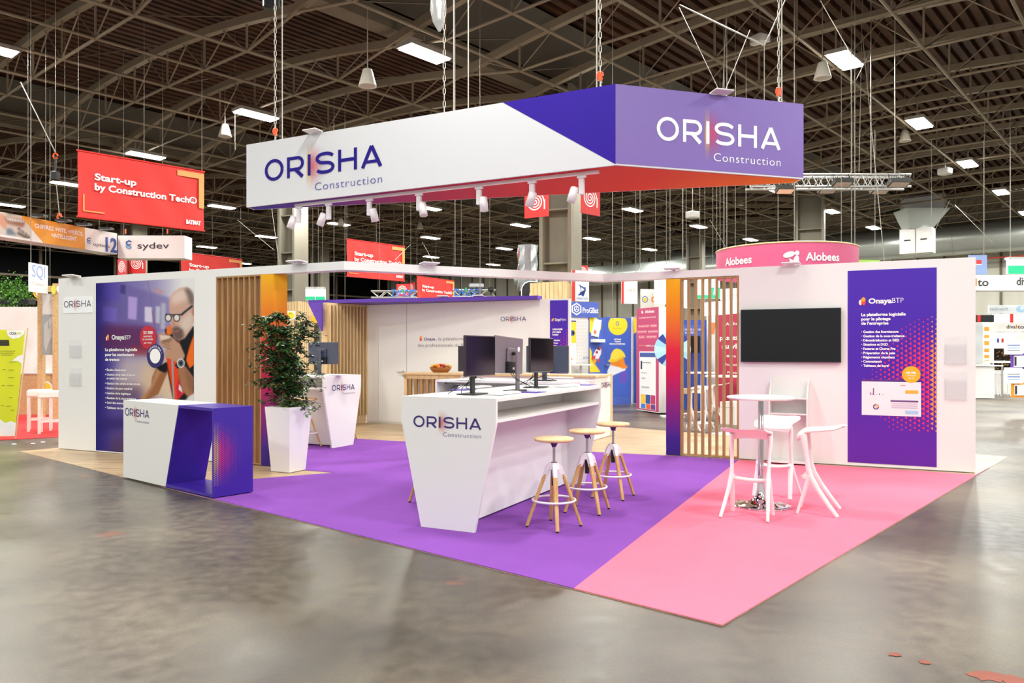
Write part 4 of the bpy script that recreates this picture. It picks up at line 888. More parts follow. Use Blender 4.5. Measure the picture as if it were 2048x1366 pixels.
# literature stand
ua = uR(1543); ub = uR(1622); o = PRW.pt(ua, 0); W_ = (ub-ua)*.97; t = thing('leaflet_stand', o, 'narrow white leaflet stand with sloping desk against the right wall', 'leaflet stand')
LS = WHITE2; side = [(.0, 0.016), (.30, .016), (.30, .90), (.10, 1.15), (.0, 1.15)]
for x in (0, W_-.018):
    b = MB(); b.prism([PRW.pt(ua+x, z, n) for n, z in side], PRW.U*.018, LS); b.build('side_panel', t)
b = MB(); rect(b, PRW, ua+.018, .02, ub-.02, 1.15, LS, .001, .015); b.build('back_panel', t)
for z in (.03, .68, .89): b = MB(); rect(b, PRW, ua+.0185, z, ua+W_-.0185, z+.018, LS, .016, .295); b.build('shelf', t)
b = MB(); rect(b, PRW, ua+.12, .9085, ua+.33, .9105, M('paper_blue', 'D5D8E8', .6), .08, .22); tag(b.build('leaflet', base=PRW.pt(ua, .91)), 'thin leaflet lying on the upper shelf of the white leaflet stand', 'leaflet')

# reception desk
P1, P2, P3 = G(246.8, 956.8), G(426.2, 999.4), G(497.8, 988.8); Lr = (P2-P1).length; Ud = (P2-P1).normalized(); Dd = Vector((-Ud.y, Ud.x, 0)); Dw = .46; Hd = .945
t = thing('reception_desk', P1, 'low white and violet reception desk at the front left edge of the stand', 'reception desk'); z = Vector((0, 0, 1)); PD = Plane(P1, Ud)
xt = PD.px(357, 811)[0]; xb = PD.px(331, 975)[0]; zb0 = .02
b = MB(); b.prism([P1+z*zb0, P1+Ud*(xb-.0)+z*zb0, P1+Ud*xt+z*Hd, P1+z*Hd], Dd*Dw, WHITE2); b.build('cabinet', t)
VD = M('violet_desk', '3E239A', .35, var=.03)
b = MB()
b.prism([P1+Ud*(xt+.0005)+z*(Hd-.03), P1+Ud*Lr+z*(Hd-.03), P1+Ud*Lr+z*Hd, P1+Ud*(xt+.0005)+z*Hd], Dd*Dw, VD)
b.prism([P1+Ud*(Lr-.022)+z*zb0, P1+Ud*Lr+z*zb0, P1+Ud*Lr+z*(Hd-.03), P1+Ud*(Lr-.022)+z*(Hd-.03)], Dd*Dw, VD)
b.prism([P1+Ud*(xb+.0005)+z*zb0, P1+Ud*(Lr-.022)+z*zb0, P1+Ud*(Lr-.022)+z*(zb0+.03), P1+Ud*(xb+.008)+z*(zb0+.03)], Dd*Dw, VD)
s0_, s1_ = P1+Ud*(xb+.008)+z*(zb0+.03), P1+Ud*(xt-.0)+z*(Hd-.03); b.prism([s0_, s0_+Ud*.012, s1_+Ud*.012, s1_], Dd*Dw, VD)
b.build('violet_frame', t)
logo(PD, t, 250.5, 298.5, 830.5, 15, INK, INKL, dots=1, n=.003, t=.13)
b = MB(); PE = Plane(P2, Dd); yl_, rd_, pk_ = M('dot_yellow'), M('dot_crimson'), M('dot_plum')
pit = .0195; x = .012; i = 0
while x < .33:
    y = .14+(pit/2 if i % 2 else 0)
    while y < .80:
        dy = (y-.455)/.36; dx = x/.33; s_ = 1-math.sqrt(dx*dx+dy*dy)
        if s_ > 0:
            r = pit*.52*min(1, .3+s_); cc = yl_ if x < .055 else (M('dot_orange') if x < .075 else (rd_ if s_ > .25 else pk_))
            b.add([PE.pt(max(.002, x+r*math.cos(a)), y+r*math.sin(a), .002) for a in (math.pi/2, math.pi*7/6, -math.pi/6)], [(0, 1, 2)], cc)
        y += pit
    x += pit*.87; i += 1
b.build('halftone_dots', t)

# planter with tree
pc = Vector((-2.86, 9.98, ZF)); t = thing('planter', pc, 'tall white square tapered planter by the left gradient post', 'planter'); POT = M('planter_white', 'EFECEB', .4, var=.01)
def sq(c, h, z): return [c+E*a*h+N*b_*h+Vector((0, 0, z)) for a, b_ in ((-1, -1), (1, -1), (1, 1), (-1, 1))]
b = MB(); b.loft([sq(pc, .150, 0), sq(pc, .205, .82), sq(pc, .188, .82), sq(pc, .18, .74)], POT, False); b.build('pot', t)
t2 = thing('ficus_tree', pc+Vector((0, 0, .745)), 'leafy dark green ficus tree growing in the white planter', 'plant')
b = MB(); MOS = M('moss', '6E8A1E', .9, var=.5, vs=25, bump=1, bs=60)
k = 14; gp = [[pc+E*(-.175+.35*i/k)+N*(-.175+.35*j/k)+Vector((0, 0, .77+.05*math.sin(math.pi*i/k)*math.sin(math.pi*j/k)+R.uniform(0, .018))) for i in range(k+1)] for j in range(k+1)]
b.loft(gp, MOS, True, caps=False, close=False); b.build('moss', t2)
BRK = M('bark', '6B4A2C', .8, var=.2, vs=20); LF = [M('leaf_dark', '1F3A1C', .35, var=.2), M('leaf_mid', '345A27', .35, var=.2), M('leaf_light', '5E7F3A', .35, var=.2)]
br = []
b = MB()
for k_ in range(4):
    a = R.uniform(0, 6.28); pts = [pc+Vector((.02*math.cos(a), .02*math.sin(a), .76))]
    d = Vector((math.cos(a)*.10, math.sin(a)*.10, 1)); 
    for i in range(9): d += Vector((R.uniform(-.12, .12), R.uniform(-.12, .12), 0)); d.x *= .96; pts.append(pts[-1]+d.normalized()*.135)
    b.path(pts, [.02-.0017*i for i in range(10)], BRK, 8)
    for i in range(1, 10):
        for q in range(6 if i > 1 else 3):
            a2 = R.uniform(0, 6.28); el = R.uniform(-.25, .75); zr_ = (pts[i].z-pc.z-.75)/1.2; L_ = R.uniform(.20, .46)*(1.15-.55*zr_); dd = Vector((math.cos(a2)*math.cos(el), math.sin(a2)*math.cos(el), math.sin(el)))
            bp_ = [pts[i]+dd*L_*s+Vector((0, 0, -.30*L_*s*s)) for s in (0, .3, .6, 1)]; b.path(bp_, [.006, .0045, .003, .0015], BRK, 5); br.append(bp_)
b.build('trunk', t2)
b = MB()
for bp_ in br:
    for n_ in range(19):
        s = R.uniform(.25, 1.0); i = min(2, int(s*3)); p = bp_[i].lerp(bp_[i+1], s*3-i)+Vector((R.uniform(-.03, .03), R.uniform(-.03, .03), R.uniform(-.04, .02)))
        a = R.uniform(0, 6.28); d = Vector((math.cos(a), math.sin(a), R.uniform(-1.1, .05))).normalized(); w = d.cross(Vector((R.uniform(-.4, .4), R.uniform(-.4, .4), 1))).normalized(); nn = d.cross(w)
        L_ = R.uniform(.05, .085); ww = L_*.26; m_ = LF[0 if R.random() < .5 else (1 if R.random() < .8 else 2)]
        b.add([p, p+d*L_*.35+w*ww+nn*.003, p+d*L_*.75+w*ww*.6, p+d*L_*1.05-nn*.005, p+d*L_*.75-w*ww*.6, p+d*L_*.35-w*ww+nn*.003, p+d*L_*.5-nn*.006], [(0, 1, 6), (1, 2, 6), (2, 3, 6), (3, 4, 6), (4, 5, 6), (5, 0, 6)], m_)
o = b.build('foliage', t2); o['kind'] = 'stuff'

# ---------------------------------------------------------------- store room block behind the bars
D0 = Vector((-3.1, 16.62, 0)); ZD = 2.505; PDW = Plane(D0, E)
uD = lambda x: PDW.px(x, 800)[0]
SR = thing('storeroom', D0, 'white storeroom block with door and lettering at the back of the stand', 'storeroom')
dEnd = uD(1080)
b = MB(); rect(b, PDW, 0, .012, dEnd, ZD, WHITE, -.1, 0); b.build('panel', SR)
b = MB(); rect(b, PDW, 0, .006, dEnd, .045, M('skirting_grey', 'D9D4CC', .5), 0, .006); b.build('skirting', SR)
ua, ub = uD(757.5), uD(813); zt = PDW.px(785, 653)[1]
b = MB(); rect(b, PDW, ua, .05, ub, zt, WHITE, 0, .012)
dr = b.build('door', SR)
b = MB(); rect(b, PDW, ua-.012, .05, ua, zt+.01, M('seam_grey', 'A9A49E', .6), 0, .004); rect(b, PDW, ub, .05, ub+.008, ZD, M('seam_grey'), 0, .003); rect(b, PDW, ua, zt, ub, zt+.025, M('strip_bright', 'F6F0E2', .2), 0, .016); b.build('door_frame', SR)
b = MB(); hu, hw = PDW.px(807.5, 744)
b.tube(PDW.pt(hu, hw, .012), PDW.pt(hu, hw, .022), .03, STEEL, 14); b.tube(PDW.pt(hu, hw, .02), PDW.pt(hu, hw, .06), .01, STEEL, 10); b.tube(PDW.pt(hu, hw, .055), PDW.pt(hu-.13, hw, .055), .010, STEEL, 10); b.tube(PDW.pt(hu, hw-.075, .012), PDW.pt(hu, hw-.075, .022), .024, STEEL, 14); b.build('door_handle', dr)
b = MB(); onaya(b, PDW, 836.5, 682.5, 10, .004); GI = M('text_grey', '6A6470', .5); textp(b, PDW, 'Onaya', 848, 870.5, 681, 5.6, INK, bold=.015); textp(b, PDW, ', la plateforme', 872, 932, 681, 6, GI, bold=-.008); textp(b, PDW, 'des professionnels du BTP', 836, 938, 693.5, 6, GI, bold=-.008); b.build('lettering', SR)
logo(PDW, SR, 1001.5, 1052.5, 642.5, 8.5, INK, INKL, dots=1, sub=False, n=.004, t=.12)
# right return wall with violet poster
dq = PDW.pt(dEnd, 0); PRT = Plane(dq, Vector((.955, -.30, 0)))
b = MB(); b.prism([dq+Vector((0, 0, .012)), PRT.pt(PRT.px(1140, 700)[0], .012), PRT.pt(PRT.px(1140, 700)[0], .012, -.1), dq+Vector((0, .1, .012))], (0, 0, ZD-.0), WHITE); b.build('return_wall', SR)
b = MB(); ua, ub = PRT.px(1100, 700)[0], PRT.px(1136, 700)[0]; rect(b, PRT, ua, .3, ub, PRT.px(1100, 601)[1], MATS['violet_poster'], 0, .006); b.build('violet_poster', SR)
b = MB(); onaya(b, PRT, 1103, 643, 6.5, .008); textp(b, PRT, 'Onaya', 1110, 1121, 642, 5.5, LET, bold=.03, n=.008); textp(b, PRT, 'Négoce', 1121.5, 1132.5, 641, 5, LET, bold=-.005, n=.008)
for i, (s_, xr) in enumerate((('La plateforme logicielle', 1125), ('pour le négoce', 1122), ('de matériaux', 1117))): textp(b, PRT, s_, 1105, xr, 660+5.4*i, 3.6, LET, bold=.04, n=.008)
for i, xr in enumerate((1120, 1116, 1114)): textp(b, PRT, ('• Gestion', '• Ventes', '• Stocks')[i], 1105.5, xr, 682+5.5*i, 3, LET, bold=.03, n=.008)
b.build('lettering', SR)
b = MB(); 
for i in range(9):
    for j in range(16):
        u = ub-.02-i*.055; y = PRT.px(1136, 700)[1]-.45+j*.055+(i % 2)*.027; r = .030*max(.15, 1-i/9-abs(j-7)/14)
        b.add([PRT.pt(u, y+r, .007), PRT.pt(u-r, y, .007), PRT.pt(u, y-r, .007)], [(0, 1, 2)], MATS['dot_crimson'])
b.build('triangle_pattern', SR)
# slatted return at its left
S0 = Vector((-3.70, 15.72, 0)); PS = Plane(S0, D0-S0); SL_ = (D0-S0).length
t = thing('slatted_screen', S0, 'oak slatted screen with base board left of the storeroom door', 'slatted screen')
b = MB(); rect(b, PS, 0, .012, SL_-.02, .17, OAKL, -.05, .0); b.build('base_board', t); b = MB(); rect(b, PS, 0, ZD-.05, SL_-.02, ZD, OAKL, -.05, 0); b.build('top_rail', t)
b = MB(); rect(b, PS, 0, .17, SL_-.02, ZD-.05, M('slat_backing_shade', '4A321C', .8), -.052, -.045); b.build('backing', t)  # backing coloured dark to paint in the shade between the slats
for i in range(12): b = MB(); x = (SL_-.05)*i/11; rect(b, PS, x, .17, x+.022, ZD-.05, OAKL, -.044, .05); b.build('slat', t)
b = MB(); q = S0-E*.02; b.box(S0-E*.08+Vector((0, 0, ZD/2+.006)), (.15, .05, ZD-.012), OAKL, ax=(E, N, Vector((0, 0, 1)))); b.build('side_board', t)
CAN = M('canopy_violet', '5B33A6', .45)
t = thing('canopy', Vector((-2, 15.6, ZD)), 'flat violet canopy over the storeroom front', 'canopy')
a_, b_ = Vector((-4.20, 16.1, 0)), PDW.pt(dEnd, 0, .12)
b = MB(); b.prism([zz(a_, ZD+.005), zz(b_, ZD+.005), zz(PDW.pt(dEnd, 0, -.1), ZD+.005), zz(D0+N*.1-E*.1, ZD+.005), zz(a_+N*.9, ZD+.005)], (0, 0, .07), CAN); b.build('slab', t)
b = MB(); f0, f1 = at(616, 603, 15.9), at(643, 606, 15.6); b.prism([zz(f0, ZD), zz(f1, ZD), zz(f1, 1.93)], Vector((.02, .05, 0)), CAN); b.build('fin', t)
fl = flood(Vector((-1.35, 15.36, ZD+.075)), Vector((1, -.1, 0)), 'flat white floodlight on the canopy, above the door', .9)
fl = flood(Vector((-.65, 15.2, ZD+.075)), Vector((1, -.1, 0)), 'flat white floodlight on the canopy, right of the other one', .9)
# wooden-topped service counter
W0 = Vector((1.40, 13.30, 0)); Wl = W0-E*3.87; t = thing('service_counter', Wl, 'long service counter with oak top and partly slatted front before the storeroom', 'counter'); z = Vector((0, 0, 1)); PWc = Plane(Wl, E)
b = MB(); b.box((Wl+W0)/2+N*.33+z*1.1, (3.95, .74, .035), OAKL, ax=(E, N, z)); b.build('worktop', t)
b = MB(); rect(b, PWc, 1.25, .012, 3.87, 1.082, WHITE, -.03, 0); b.build('front_panel', t)
b = MB(); rect(b, PWc, 0, .012, .06, 1.057, OAKL, -.06, 0); rect(b, PWc, 0, 1.0, 1.25, 1.082, OAKL, -.06, .0); rect(b, PWc, 0, .012, 1.25, .1, OAKL, -.06, 0); b.build('slat_frame', t)
for i in range(9): b = MB(); x = .10+i*.128; rect(b, PWc, x, .1, x+.06, 1.0, OAK, -.04, -.001); b.build('slat', t)
b = MB(); rect(b, PWc, .06, .1, 1.25, 1.0, WHITE, -.2, -.19); b.build('inner_panel', t)
PWe = Plane(W0, N); 
b = MB(); rect(b, PWe, 0, .012, .86, 1.082, WHITE, -.03, 0); b.build('end_panel', t)
b = MB(); rect(b, PWe, .86, .012, .95, 1.117, OAKL, -.05, .01); b.build('end_post', t)
b = MB(); b.prism([W0+z*1.0835, W0+N*.95+z*1.0835, W0+N*.95-E*.7+z*1.0835, W0-E*.7+z*1.0835], (0, 0, .033), OAKL); b.build('worktop', t)
logo(PWe, t, 1202, 1223.5, 776, 10.5, INK, INKL, dots=1, sub=False, n=.003, t=.16)
# fruit and pastry basket
pb = Wl+E*.92+N*.2+z*1.0935; pb = Vector(((881-CX)/F*14.98, 14.98, 1.119)); t = thing('basket', pb, 'wicker basket on the left of the oak topped service counter', 'basket')
WK = tex_mat('wicker', 'noise', '7A4216', 'B5722E', (1, 1, 6), .7, nscale=30, bump=.8); b = MB()
b.loft([[pb+Vector((a_*math.cos(i*math.pi/12), b2*math.sin(i*math.pi/12), zz_)) for i in range(24)] for a_, b2, zz_ in ((.14, .09, 0), (.19, .12, .05), (.215, .14, .10), (.20, .13, .10), (.17, .11, .04))], WK, True); b.build('shell', t)
FR = [M('bun', 'E6B23C', .4, var=.2, vs=15), M('orange_fruit', 'E8791A', .4), M('cherry', 'A82030', .3), M('bread', 'D9A860', .6, var=.2, vs=15)]
for i in range(16):
    a = i*2.4; rr = .042*math.sqrt(i); q = pb+Vector((rr*1.25*math.cos(a), rr*.8*math.sin(a), .115+.03*(1-i/16))); r = .036 if i % 4 else .03
    b = MB(); b.lathe(q, [(0, -r), (r*.7, -r*.7), (r, 0), (r*.7, r*.7), (0, r*.8)], FR[(i*3) % 4], 12)
    tag(b.build('fruit', base=q), ('small yellow bun', 'small orange fruit', 'small dark red fruit', 'small pale bread roll')[(i*3) % 4]+' piled in the wicker basket', 'fruit', 'fruit piled in the basket')
# ================================================================ surroundings: banners, other stands
def panel(name, lab, cat, xl, xr, Yl, Yr, yt, yb, m, th=.04, xref=None, group=None, part='panel', toground=False):
    """upright rectangular board between photo columns xl..xr at depths Yl..Yr; yt/yb are its rows at column xref"""
    a, c = at(xl, 700, Yl), at(xr, 700, Yr); a.z = c.z = 0; pl = Plane(a, c-a); xref = xl if xref is None else xref
    w1 = pl.px(xref, yt)[1]; w0 = 0.0 if toground else pl.px(xref, yb)[1]; L_ = (c-a).length
    t = thing(name, Vector((a.x, a.y, w0)), lab, cat, group); b = MB(); rect(b, pl, 0, w0, L_, w1, m, -th, 0); b.build(part, t); return t, pl, w0, w1, L_
def wires(t, pl, us, z0, z1=9.6, r=.008):
    for u in us: b = MB(); b.tube(pl.pt(u, z0, -.02), pl.pt(u, z1, -.02), r*.7, CABLE, 4); b.build('hanging_wire', t)
# red banners
def red_banner(xl, xr, Yl, Yr, yt, yb, lab):
    a, c = at(xl, 700, Yl), at(xr, 700, Yr); a.z = c.z = 0; pl = Plane(a, c-a); L_ = (c-a).length; w1 = pl.px(xl, yt)[1]; w0 = w1-1.5
    t = thing('hanging_banner', Vector((a.x, a.y, w0)), lab, 'banner', 'red start-up banners'); b = MB()
    nu, nw = 24, 10; g_ = [[pl.pt(L_*i/nu, w0+1.5*j/nw, .025*math.sin(i*.9+j*.5)*math.sin(math.pi*j/nw)) for i in range(nu+1)] for j in range(nw+1)]
    b.loft(g_, RED, True, caps=False, close=False); b.loft([[p-pl.N*.004 for p in r_] for r_ in g_], RED, True, caps=False, close=False); b.build('cloth', t)
    b = MB(); b.tube(pl.pt(-.02, w1), pl.pt(L_+.02, w1), .022, RED, 8); b.build('rail', t); b = MB(); b.tube(pl.pt(-.02, w0), pl.pt(L_+.02, w0), .022, RED, 8); b.build('rail', t)
    k = .03; fx_ = lambda x: L_*x
    b = MB(); rect(b, pl, fx_(.765), w0+1.5*.865, fx_(.995), w0+1.5*.955, SAND, k, k+.003); rect(b, pl, fx_(.95), w0+1.5*.37, fx_(.995), w0+1.5*.955, SAND, k+.001, k+.004)
    b.build('sand_corner', t); b = MB(); rect(b, pl, fx_(.035), w0+.13, fx_(.045), w0+.52, SAND, k, k+.003); rect(b, pl, fx_(.035), w0+.13, fx_(.19), w0+.155, SAND, k, k+.003); b.build('sand_corner', t)
    b = MB(); text(b, pl, 'Start-up', fx_(.118), w0+.885, fx_(.315), .145, LET, n=k+.003, bold=.03); text(b, pl, 'by Construction Tech®', fx_(.118), w0+.655, fx_(.815), .145, LET, n=k+.003, bold=.03)
    text(b, pl, 'BATIMAT', fx_(.84), w0+.13, fx_(.125), .095, LET, n=k+.003, bold=.05); b.build('lettering', t)
    wires(t, pl, (.02, L_*.5, L_*.985), w1)
red_banner(155.5, 408, 17.66, 19.8, 300.5, 433, 'large bright red start-up banner hanging at the upper left')
red_banner(362, 484, 35.6, 38.6, 504, 600, 'small red start-up banner above the photo mural wall')
red_banner(693.5, 809, 31.4, 33.7, 478, 552, 'red start-up banner crossing behind the zigzag beam')
red_banner(834, 908, 45.2, 48.4, 552, 600, 'farthest red start-up banner, above the storeroom canopy')
# white header with orange part at the left
SYW = M('sign_white', 'EFEFEE', .5, var=.01); AMB = M('amber_print', 'EFA32C', .5)
t, pl, w0, w1, L_ = panel('hanging_header', 'long white and amber header hanging at the far left', 'hanging sign', -60, 234, 17.0, 21.0, 455, 499, SYW, .5, xref=170)
cs = Canvas(-60, 405, 110, 500, 2, 'D8CEC2').zoom(0, 420, 6.83)
cs.fill([(-400, -200), (600, -200), (640, 420), (-400, 420)], 'D9D2C9', 4); cs.fill([(20, 80), (350, 130), (320, 240), (100, 190)], 'A87E6A', 2); cs.fill([(60, 95), (340, 140), (320, 175), (120, 150)], 'EDE6DE', 1)
for k in range(7): cs.line([(70+k*38, 100+k*6), (100+k*36, 160+k*5)], 9, '5A524E', .4, .7)
cs.fill([(100, -40), (290, -30), (260, 50), (100, 60)], '6B5A50', 4); cs.fill([(-60, 40), (40, 60), (100, 190), (90, 270), (60, 260), (-60, 160)], 'D9A58C', 1.5); cs.fill([(90, 250), (150, 250), (240, 350), (90, 340)], '7B8B9A', 2)
for k in range(14): cs.line([(232+k*13, 258+k*10), (262+k*13, 240+k*10)], 7, '3A3634', .3)
cs.fill([(240, 290), (420, 390), (360, 395), (240, 330)], '5A5450', 1.5); cs.fill([(430, 250), (520, 330), (580, 430), (470, 400), (410, 300)], '8A93A6', 1.5)
print_pic(pl, ((0, w0+.05), (pl.px(60, 450)[0], w1)), cs.fn(), 'printed_photo', t, step=.03, n=.003)
b = MB(); ua, ub, uc = pl.px(41, 430)[0], pl.px(87, 470)[0], pl.px(169.5, 470)[0]; poly(b, pl, [(ub, w0), (uc, w0), (uc, w1), (ua, w1)], AMB, .006); poly(b, pl, [(ub, w0), (uc, w0), (uc, w0+.002), (ub, w0+.002)], AMB, .006); b.build('amber_field', t)
b = MB(); textp(b, pl, 'CHIFFREZ +VITE, +PRÉCIS,', 68.5, 166, 455, 8, LET, bold=.03, n=.009); textp(b, pl, '+INTELLIGENT', 102, 153, 474, 8, LET, bold=.03, n=.009); b.build('lettering', t)
BLU = M('logo_blue', '3F62B5', .5); NAV = M('logo_dark', '2C2E3A', .5)
def hexs(b, pl, x, y, k, n=.008, m1=None, m2=None):
    u, w = pl.px(x, y); s_ = pl.px(x, y-k)[1]-w
    for dy, m_ in ((.28, m1 or BLU), (-.28, m2 or M('logo_sky', '7FB2E0', .5))):
        T = lambda q: (u+q[0]*s_, w+q[1]*s_)
        stroke(b, pl, [(.42, dy+.28*(1 if dy > 0 else -.2)), (0, dy+.42*(1 if dy > 0 else .35)), (-.42, dy+.2), (-.42, dy-.1), (0, dy-.3), (.3, dy-.12)][::1], .2, m_, n, T)
b = MB(); hexs(b, pl, 178, 482, 9); textp(b, pl, 'optima', 186, 219, 491, 7, NAV, bold=-.004, n=.008); textp(b, pl, '12', 211, 234, 502, 27, BLU, bold=.03, n=.006); b.build('lettering', t)
wires(t, pl, (L_*.35, L_*.6, L_*.86), w1)
for i, x in enumerate((70, 119, 160, 205)):
    q = pl.pt(pl.px(x, 440)[0], w1+.05, .12); f = thing('spotlight', q, 'black floodlight on top of the left header, %s from the left' % ('first', 'second', 'third', 'fourth')[i], 'spotlight', 'floodlights on the left header'); b = MB(); b.box(q, (.32, .2, .05), BLACK); b.build('lamp_head', f); b = MB(); b.box(q-pl.N*.12, (.04, .1, .04), BLACK); b.build('arm', f)
b = MB(); p = pl.pt(pl.px(119, 440)[0], w1+.14, 0); b.path([p+Vector((.05*math.cos(a*.8), 0, .09*math.sin(a*.8))) for a in range(8)], .025, ORANGE, 6); b.build('hook', t)
t, pl, w0, w1, L_ = panel('hanging_header', 'plain white header with dark lettering right of the amber one', 'hanging sign', 235.5, 369, 21.0, 21.0, 471, 516.5, SYW, .5)
b = MB(); hexs(b, pl, 258, 490, 12); textp(b, pl, 'sydev', 275, 338, 497, 12, NAV, bold=.004, n=.006); b.build('lettering', t); wires(t, pl, (.15, 1.2), w1)
b = MB()
for x in (249, 333): p = pl.pt(pl.px(x, 440)[0], w1+.12, -.05); b.box(p, (.03, .03, .12), ORANGE)
b.build('hook', t)
# small square hanging sign
t, pl, w0, w1, L_ = panel('hanging_sign', 'square white sign with pale blue letters hanging at left', 'sign', 59.5, 96, 16.6, 17.3, 524.5, 583, SYW, .03)
b = MB(); textp(b, pl, 'SQI', 64, 90, 553, 24, M('pale_blue', '93A9E2', .5), bold=.0, n=.004); textp(b, pl, 'IT Solutions', 64, 87, 569, 6, M('pale_red', 'F0BFB4', .5), bold=.0, n=.004); b.build('lettering', t); wires(t, pl, (L_*.1, L_*.92), w1, r=.006)
# fire hose signs
def hose(xl, xr, Yl, Yr, yt, lab, h=None):
    t, pl, w0, w1, L_ = panel('fire_hose_sign', lab, 'sign', xl, xr, Yl, Yr, yt, yt+1, M('sign_red', 'D3201F', .5), .03, group='fire hose signs'); h = L_*1.05
    w0 = w1-h; c_ = children(t)[0]; bpy.data.objects.remove(c_); b = MB(); rect(b, pl, 0, w0, L_, w1, M('sign_red'), -.03, 0); b.build('panel', t)
    b = MB(); cu, cw = L_*.45, (w0+w1)/2+h*.04; P_ = [(cu+L_*.36*(1-a/110)*math.cos(a*.21), cw+L_*.36*(1-a/110)*math.sin(a*.21)) for a in range(0, 100)]
    stroke(b, pl, P_, L_*.045, LET, .004, lambda q: (q.x, q.y)); rect(b, pl, cu+L_*.36, cw-h*.28, cu+L_*.41, cw+h*.05, LET, 0, .005); b.build('hose_pictogram', t)
hose(1049, 1097, 22.8, 22.4, 380, 'red hose reel sign left of the middle column'); hose(1163, 1200, 22.6, 23.2, 364, 'red hose reel sign right of the middle column')
hose(235, 253, 40, 39.5, 519, 'narrow red hose reel sign on the far left column'); hose(258, 291, 40, 40, 512, 'larger red hose reel sign on the far left column')
hose(793, 818, 33, 33, 568, 'red hose reel sign behind the blue lettered truss, left'); hose(818, 828, 33.2, 32.8, 566, 'red hose reel sign behind the blue lettered truss, right'); hose(1155, 1176, 30, 30, 531, 'red hose reel sign above the blue lettered header')
# leftmost stand
LR = M('red_carpet', 'D22B2E', .95, bump=.4, bs=200); q = [G(-160, 889), G(119, 874.5), G(160, 850), G(150, 829), G(-200, 830)]
slab(q, 0, .008, LR, 'red_carpet', 'red carpet of the neighbouring stand at far left', 'carpet')
PWH = M('booth_white', 'EFECE8', .6)
t, pl, w0, w1, L_ = panel('partition_wall', 'plain white partition wall at the far left', 'wall panel', -200, 80, 19.0, 19.2, 613, 825, PWH, .08, toground=True)
t, pl, w0, w1, L_ = panel('partition_wall', 'white partition wall behind the chipboard posts', 'wall panel', 78, 130, 18.9, 18.6, 700, 825, PWH, .08, toground=True)
# green plants hanging over that wall
t = thing('hanging_plants', at(30, 590, 20), 'lush green trailing plants above the far left partition wall', 'plant'); b = MB(); p0, p1 = at(-60, 604, 20), at(64, 604, 20); b.box((p0+p1)/2, ((p1-p0).length, .3, .12), DARK); b.build('trough', t); b = MB()
for i in range(2600):
    c = at(R.uniform(-50, 64), 600, 20)+Vector((0, R.uniform(-.35, .2), R.gauss(.22, .17))); 
    if R.random() < .22: c.z -= R.uniform(.3, 1.0)*(1 if math.sin(c.x*9) > .3 else .2)
    d = Vector((R.gauss(0, 1), R.gauss(0, 1), R.gauss(-.3, 1))).normalized(); w = d.cross(Vector((0, 1, .3))).normalized(); l = R.uniform(.035, .08)
    b.add([c, c+d*l*.5+w*l*.3, c+d*l, c+d*l*.5-w*l*.3], [(0, 1, 2, 3)], (M('fern_dark', '1E4416', .5), M('fern', '3F8020', .5), M('fern_light', '79B33A', .5))[R.randint(0, 2)])
b.build('foliage', t)['kind'] = 'stuff'
# chipboard structure
t = thing('chipboard_stand', at(90, 830, 17.5)*1, 'tall chipboard frame holding a grey screen, left of the photo wall', 'frame'); zt_ = at(0, 568, 17.4).z
def post(x0, x1, Y, ztop_, nm='post', z0=.009, m=OSB, d=.12):
    a, c = at(x0, 700, Y), at(x1, 700, Y); b = MB(); b.box(((a.x+c.x)/2, Y, (z0+ztop_)/2), (c.x-a.x, d, ztop_-z0), m); b.build(nm, t)
post(78, 88, 17.6, at(0, 575, 17.6).z); post(108, 120, 17.3, zt_); post(88, 108, 17.5, at(0, 572, 17.5).z, 'rail', at(0, 584, 17.5).z)
b = MB(); p = at(107, 580, 17.2); pl = Plane(Vector((p.x, p.y, 0)), (1, 0)); disc(b, pl, 0, p.z, .10, M('lime', 'D9DC4A', .5), 0, rx=.055); disc(b, pl, .06*1.8, p.z+.02, .08, LET, -.02, rx=.06); b.build('round_badge', t)
t, pl, w0, w1, L_ = panel('display_screen', 'upright grey screen with pale pattern on the chipboard frame', 'screen', 84, 107.5, 17.38, 17.36, 587, 710, M('screen_grey', '9AA19E', .4), .05)
b = MB(); rect(b, pl, .012, w0+(w1-w0)*.66, L_-.012, w1-.02, M('screen_pale', 'D3D2CC', .4), 0, .002); cg = M('screen_mid', 'B9BEB9', .4)
for q in ([(88, 650), (96, 640), (96, 660), (104, 650), (104, 672), (96, 690), (93, 705), (88, 690)], [(97, 640), (106, 630), (106, 645), (100, 655)]): poly(b, pl, q, cg, .003, True)
textp(b, pl, 'CCT', 98, 106, 606, 5, M('pale_red'), n=.004, bold=-.005); b.build('screen_picture', t)
t = thing('chipboard_counter', at(60, 800, 18)*1, 'chipboard counter with grey top behind the white stools at far left', 'counter'); a = G(46, 830); c = G(112, 828); z = Vector((0, 0, 1))
b = MB(); b.box(((a.x+c.x)/2+.05, a.y+.2, .985), (c.x-a.x+.15, .45, .03), M('grey_top', 'C9C8C6', .4)); b.build('worktop', t)
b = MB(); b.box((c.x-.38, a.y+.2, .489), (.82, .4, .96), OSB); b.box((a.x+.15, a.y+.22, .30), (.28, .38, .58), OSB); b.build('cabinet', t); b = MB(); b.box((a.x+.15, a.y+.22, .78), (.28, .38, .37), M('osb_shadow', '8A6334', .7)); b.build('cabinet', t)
b = MB(); p = at(92, 775, a.y-.01); pl = Plane(Vector((p.x, p.y-.0, 0)), (1, 0)); disc(b, pl, 0, p.z, .15, LET, .003); disc(b, pl, 0, p.z, .115, M('yellow_print', 'F0D52A', .5), .005); b.build('round_badge', t)
WST = M('white_stool', 'F6F2F2', .4)
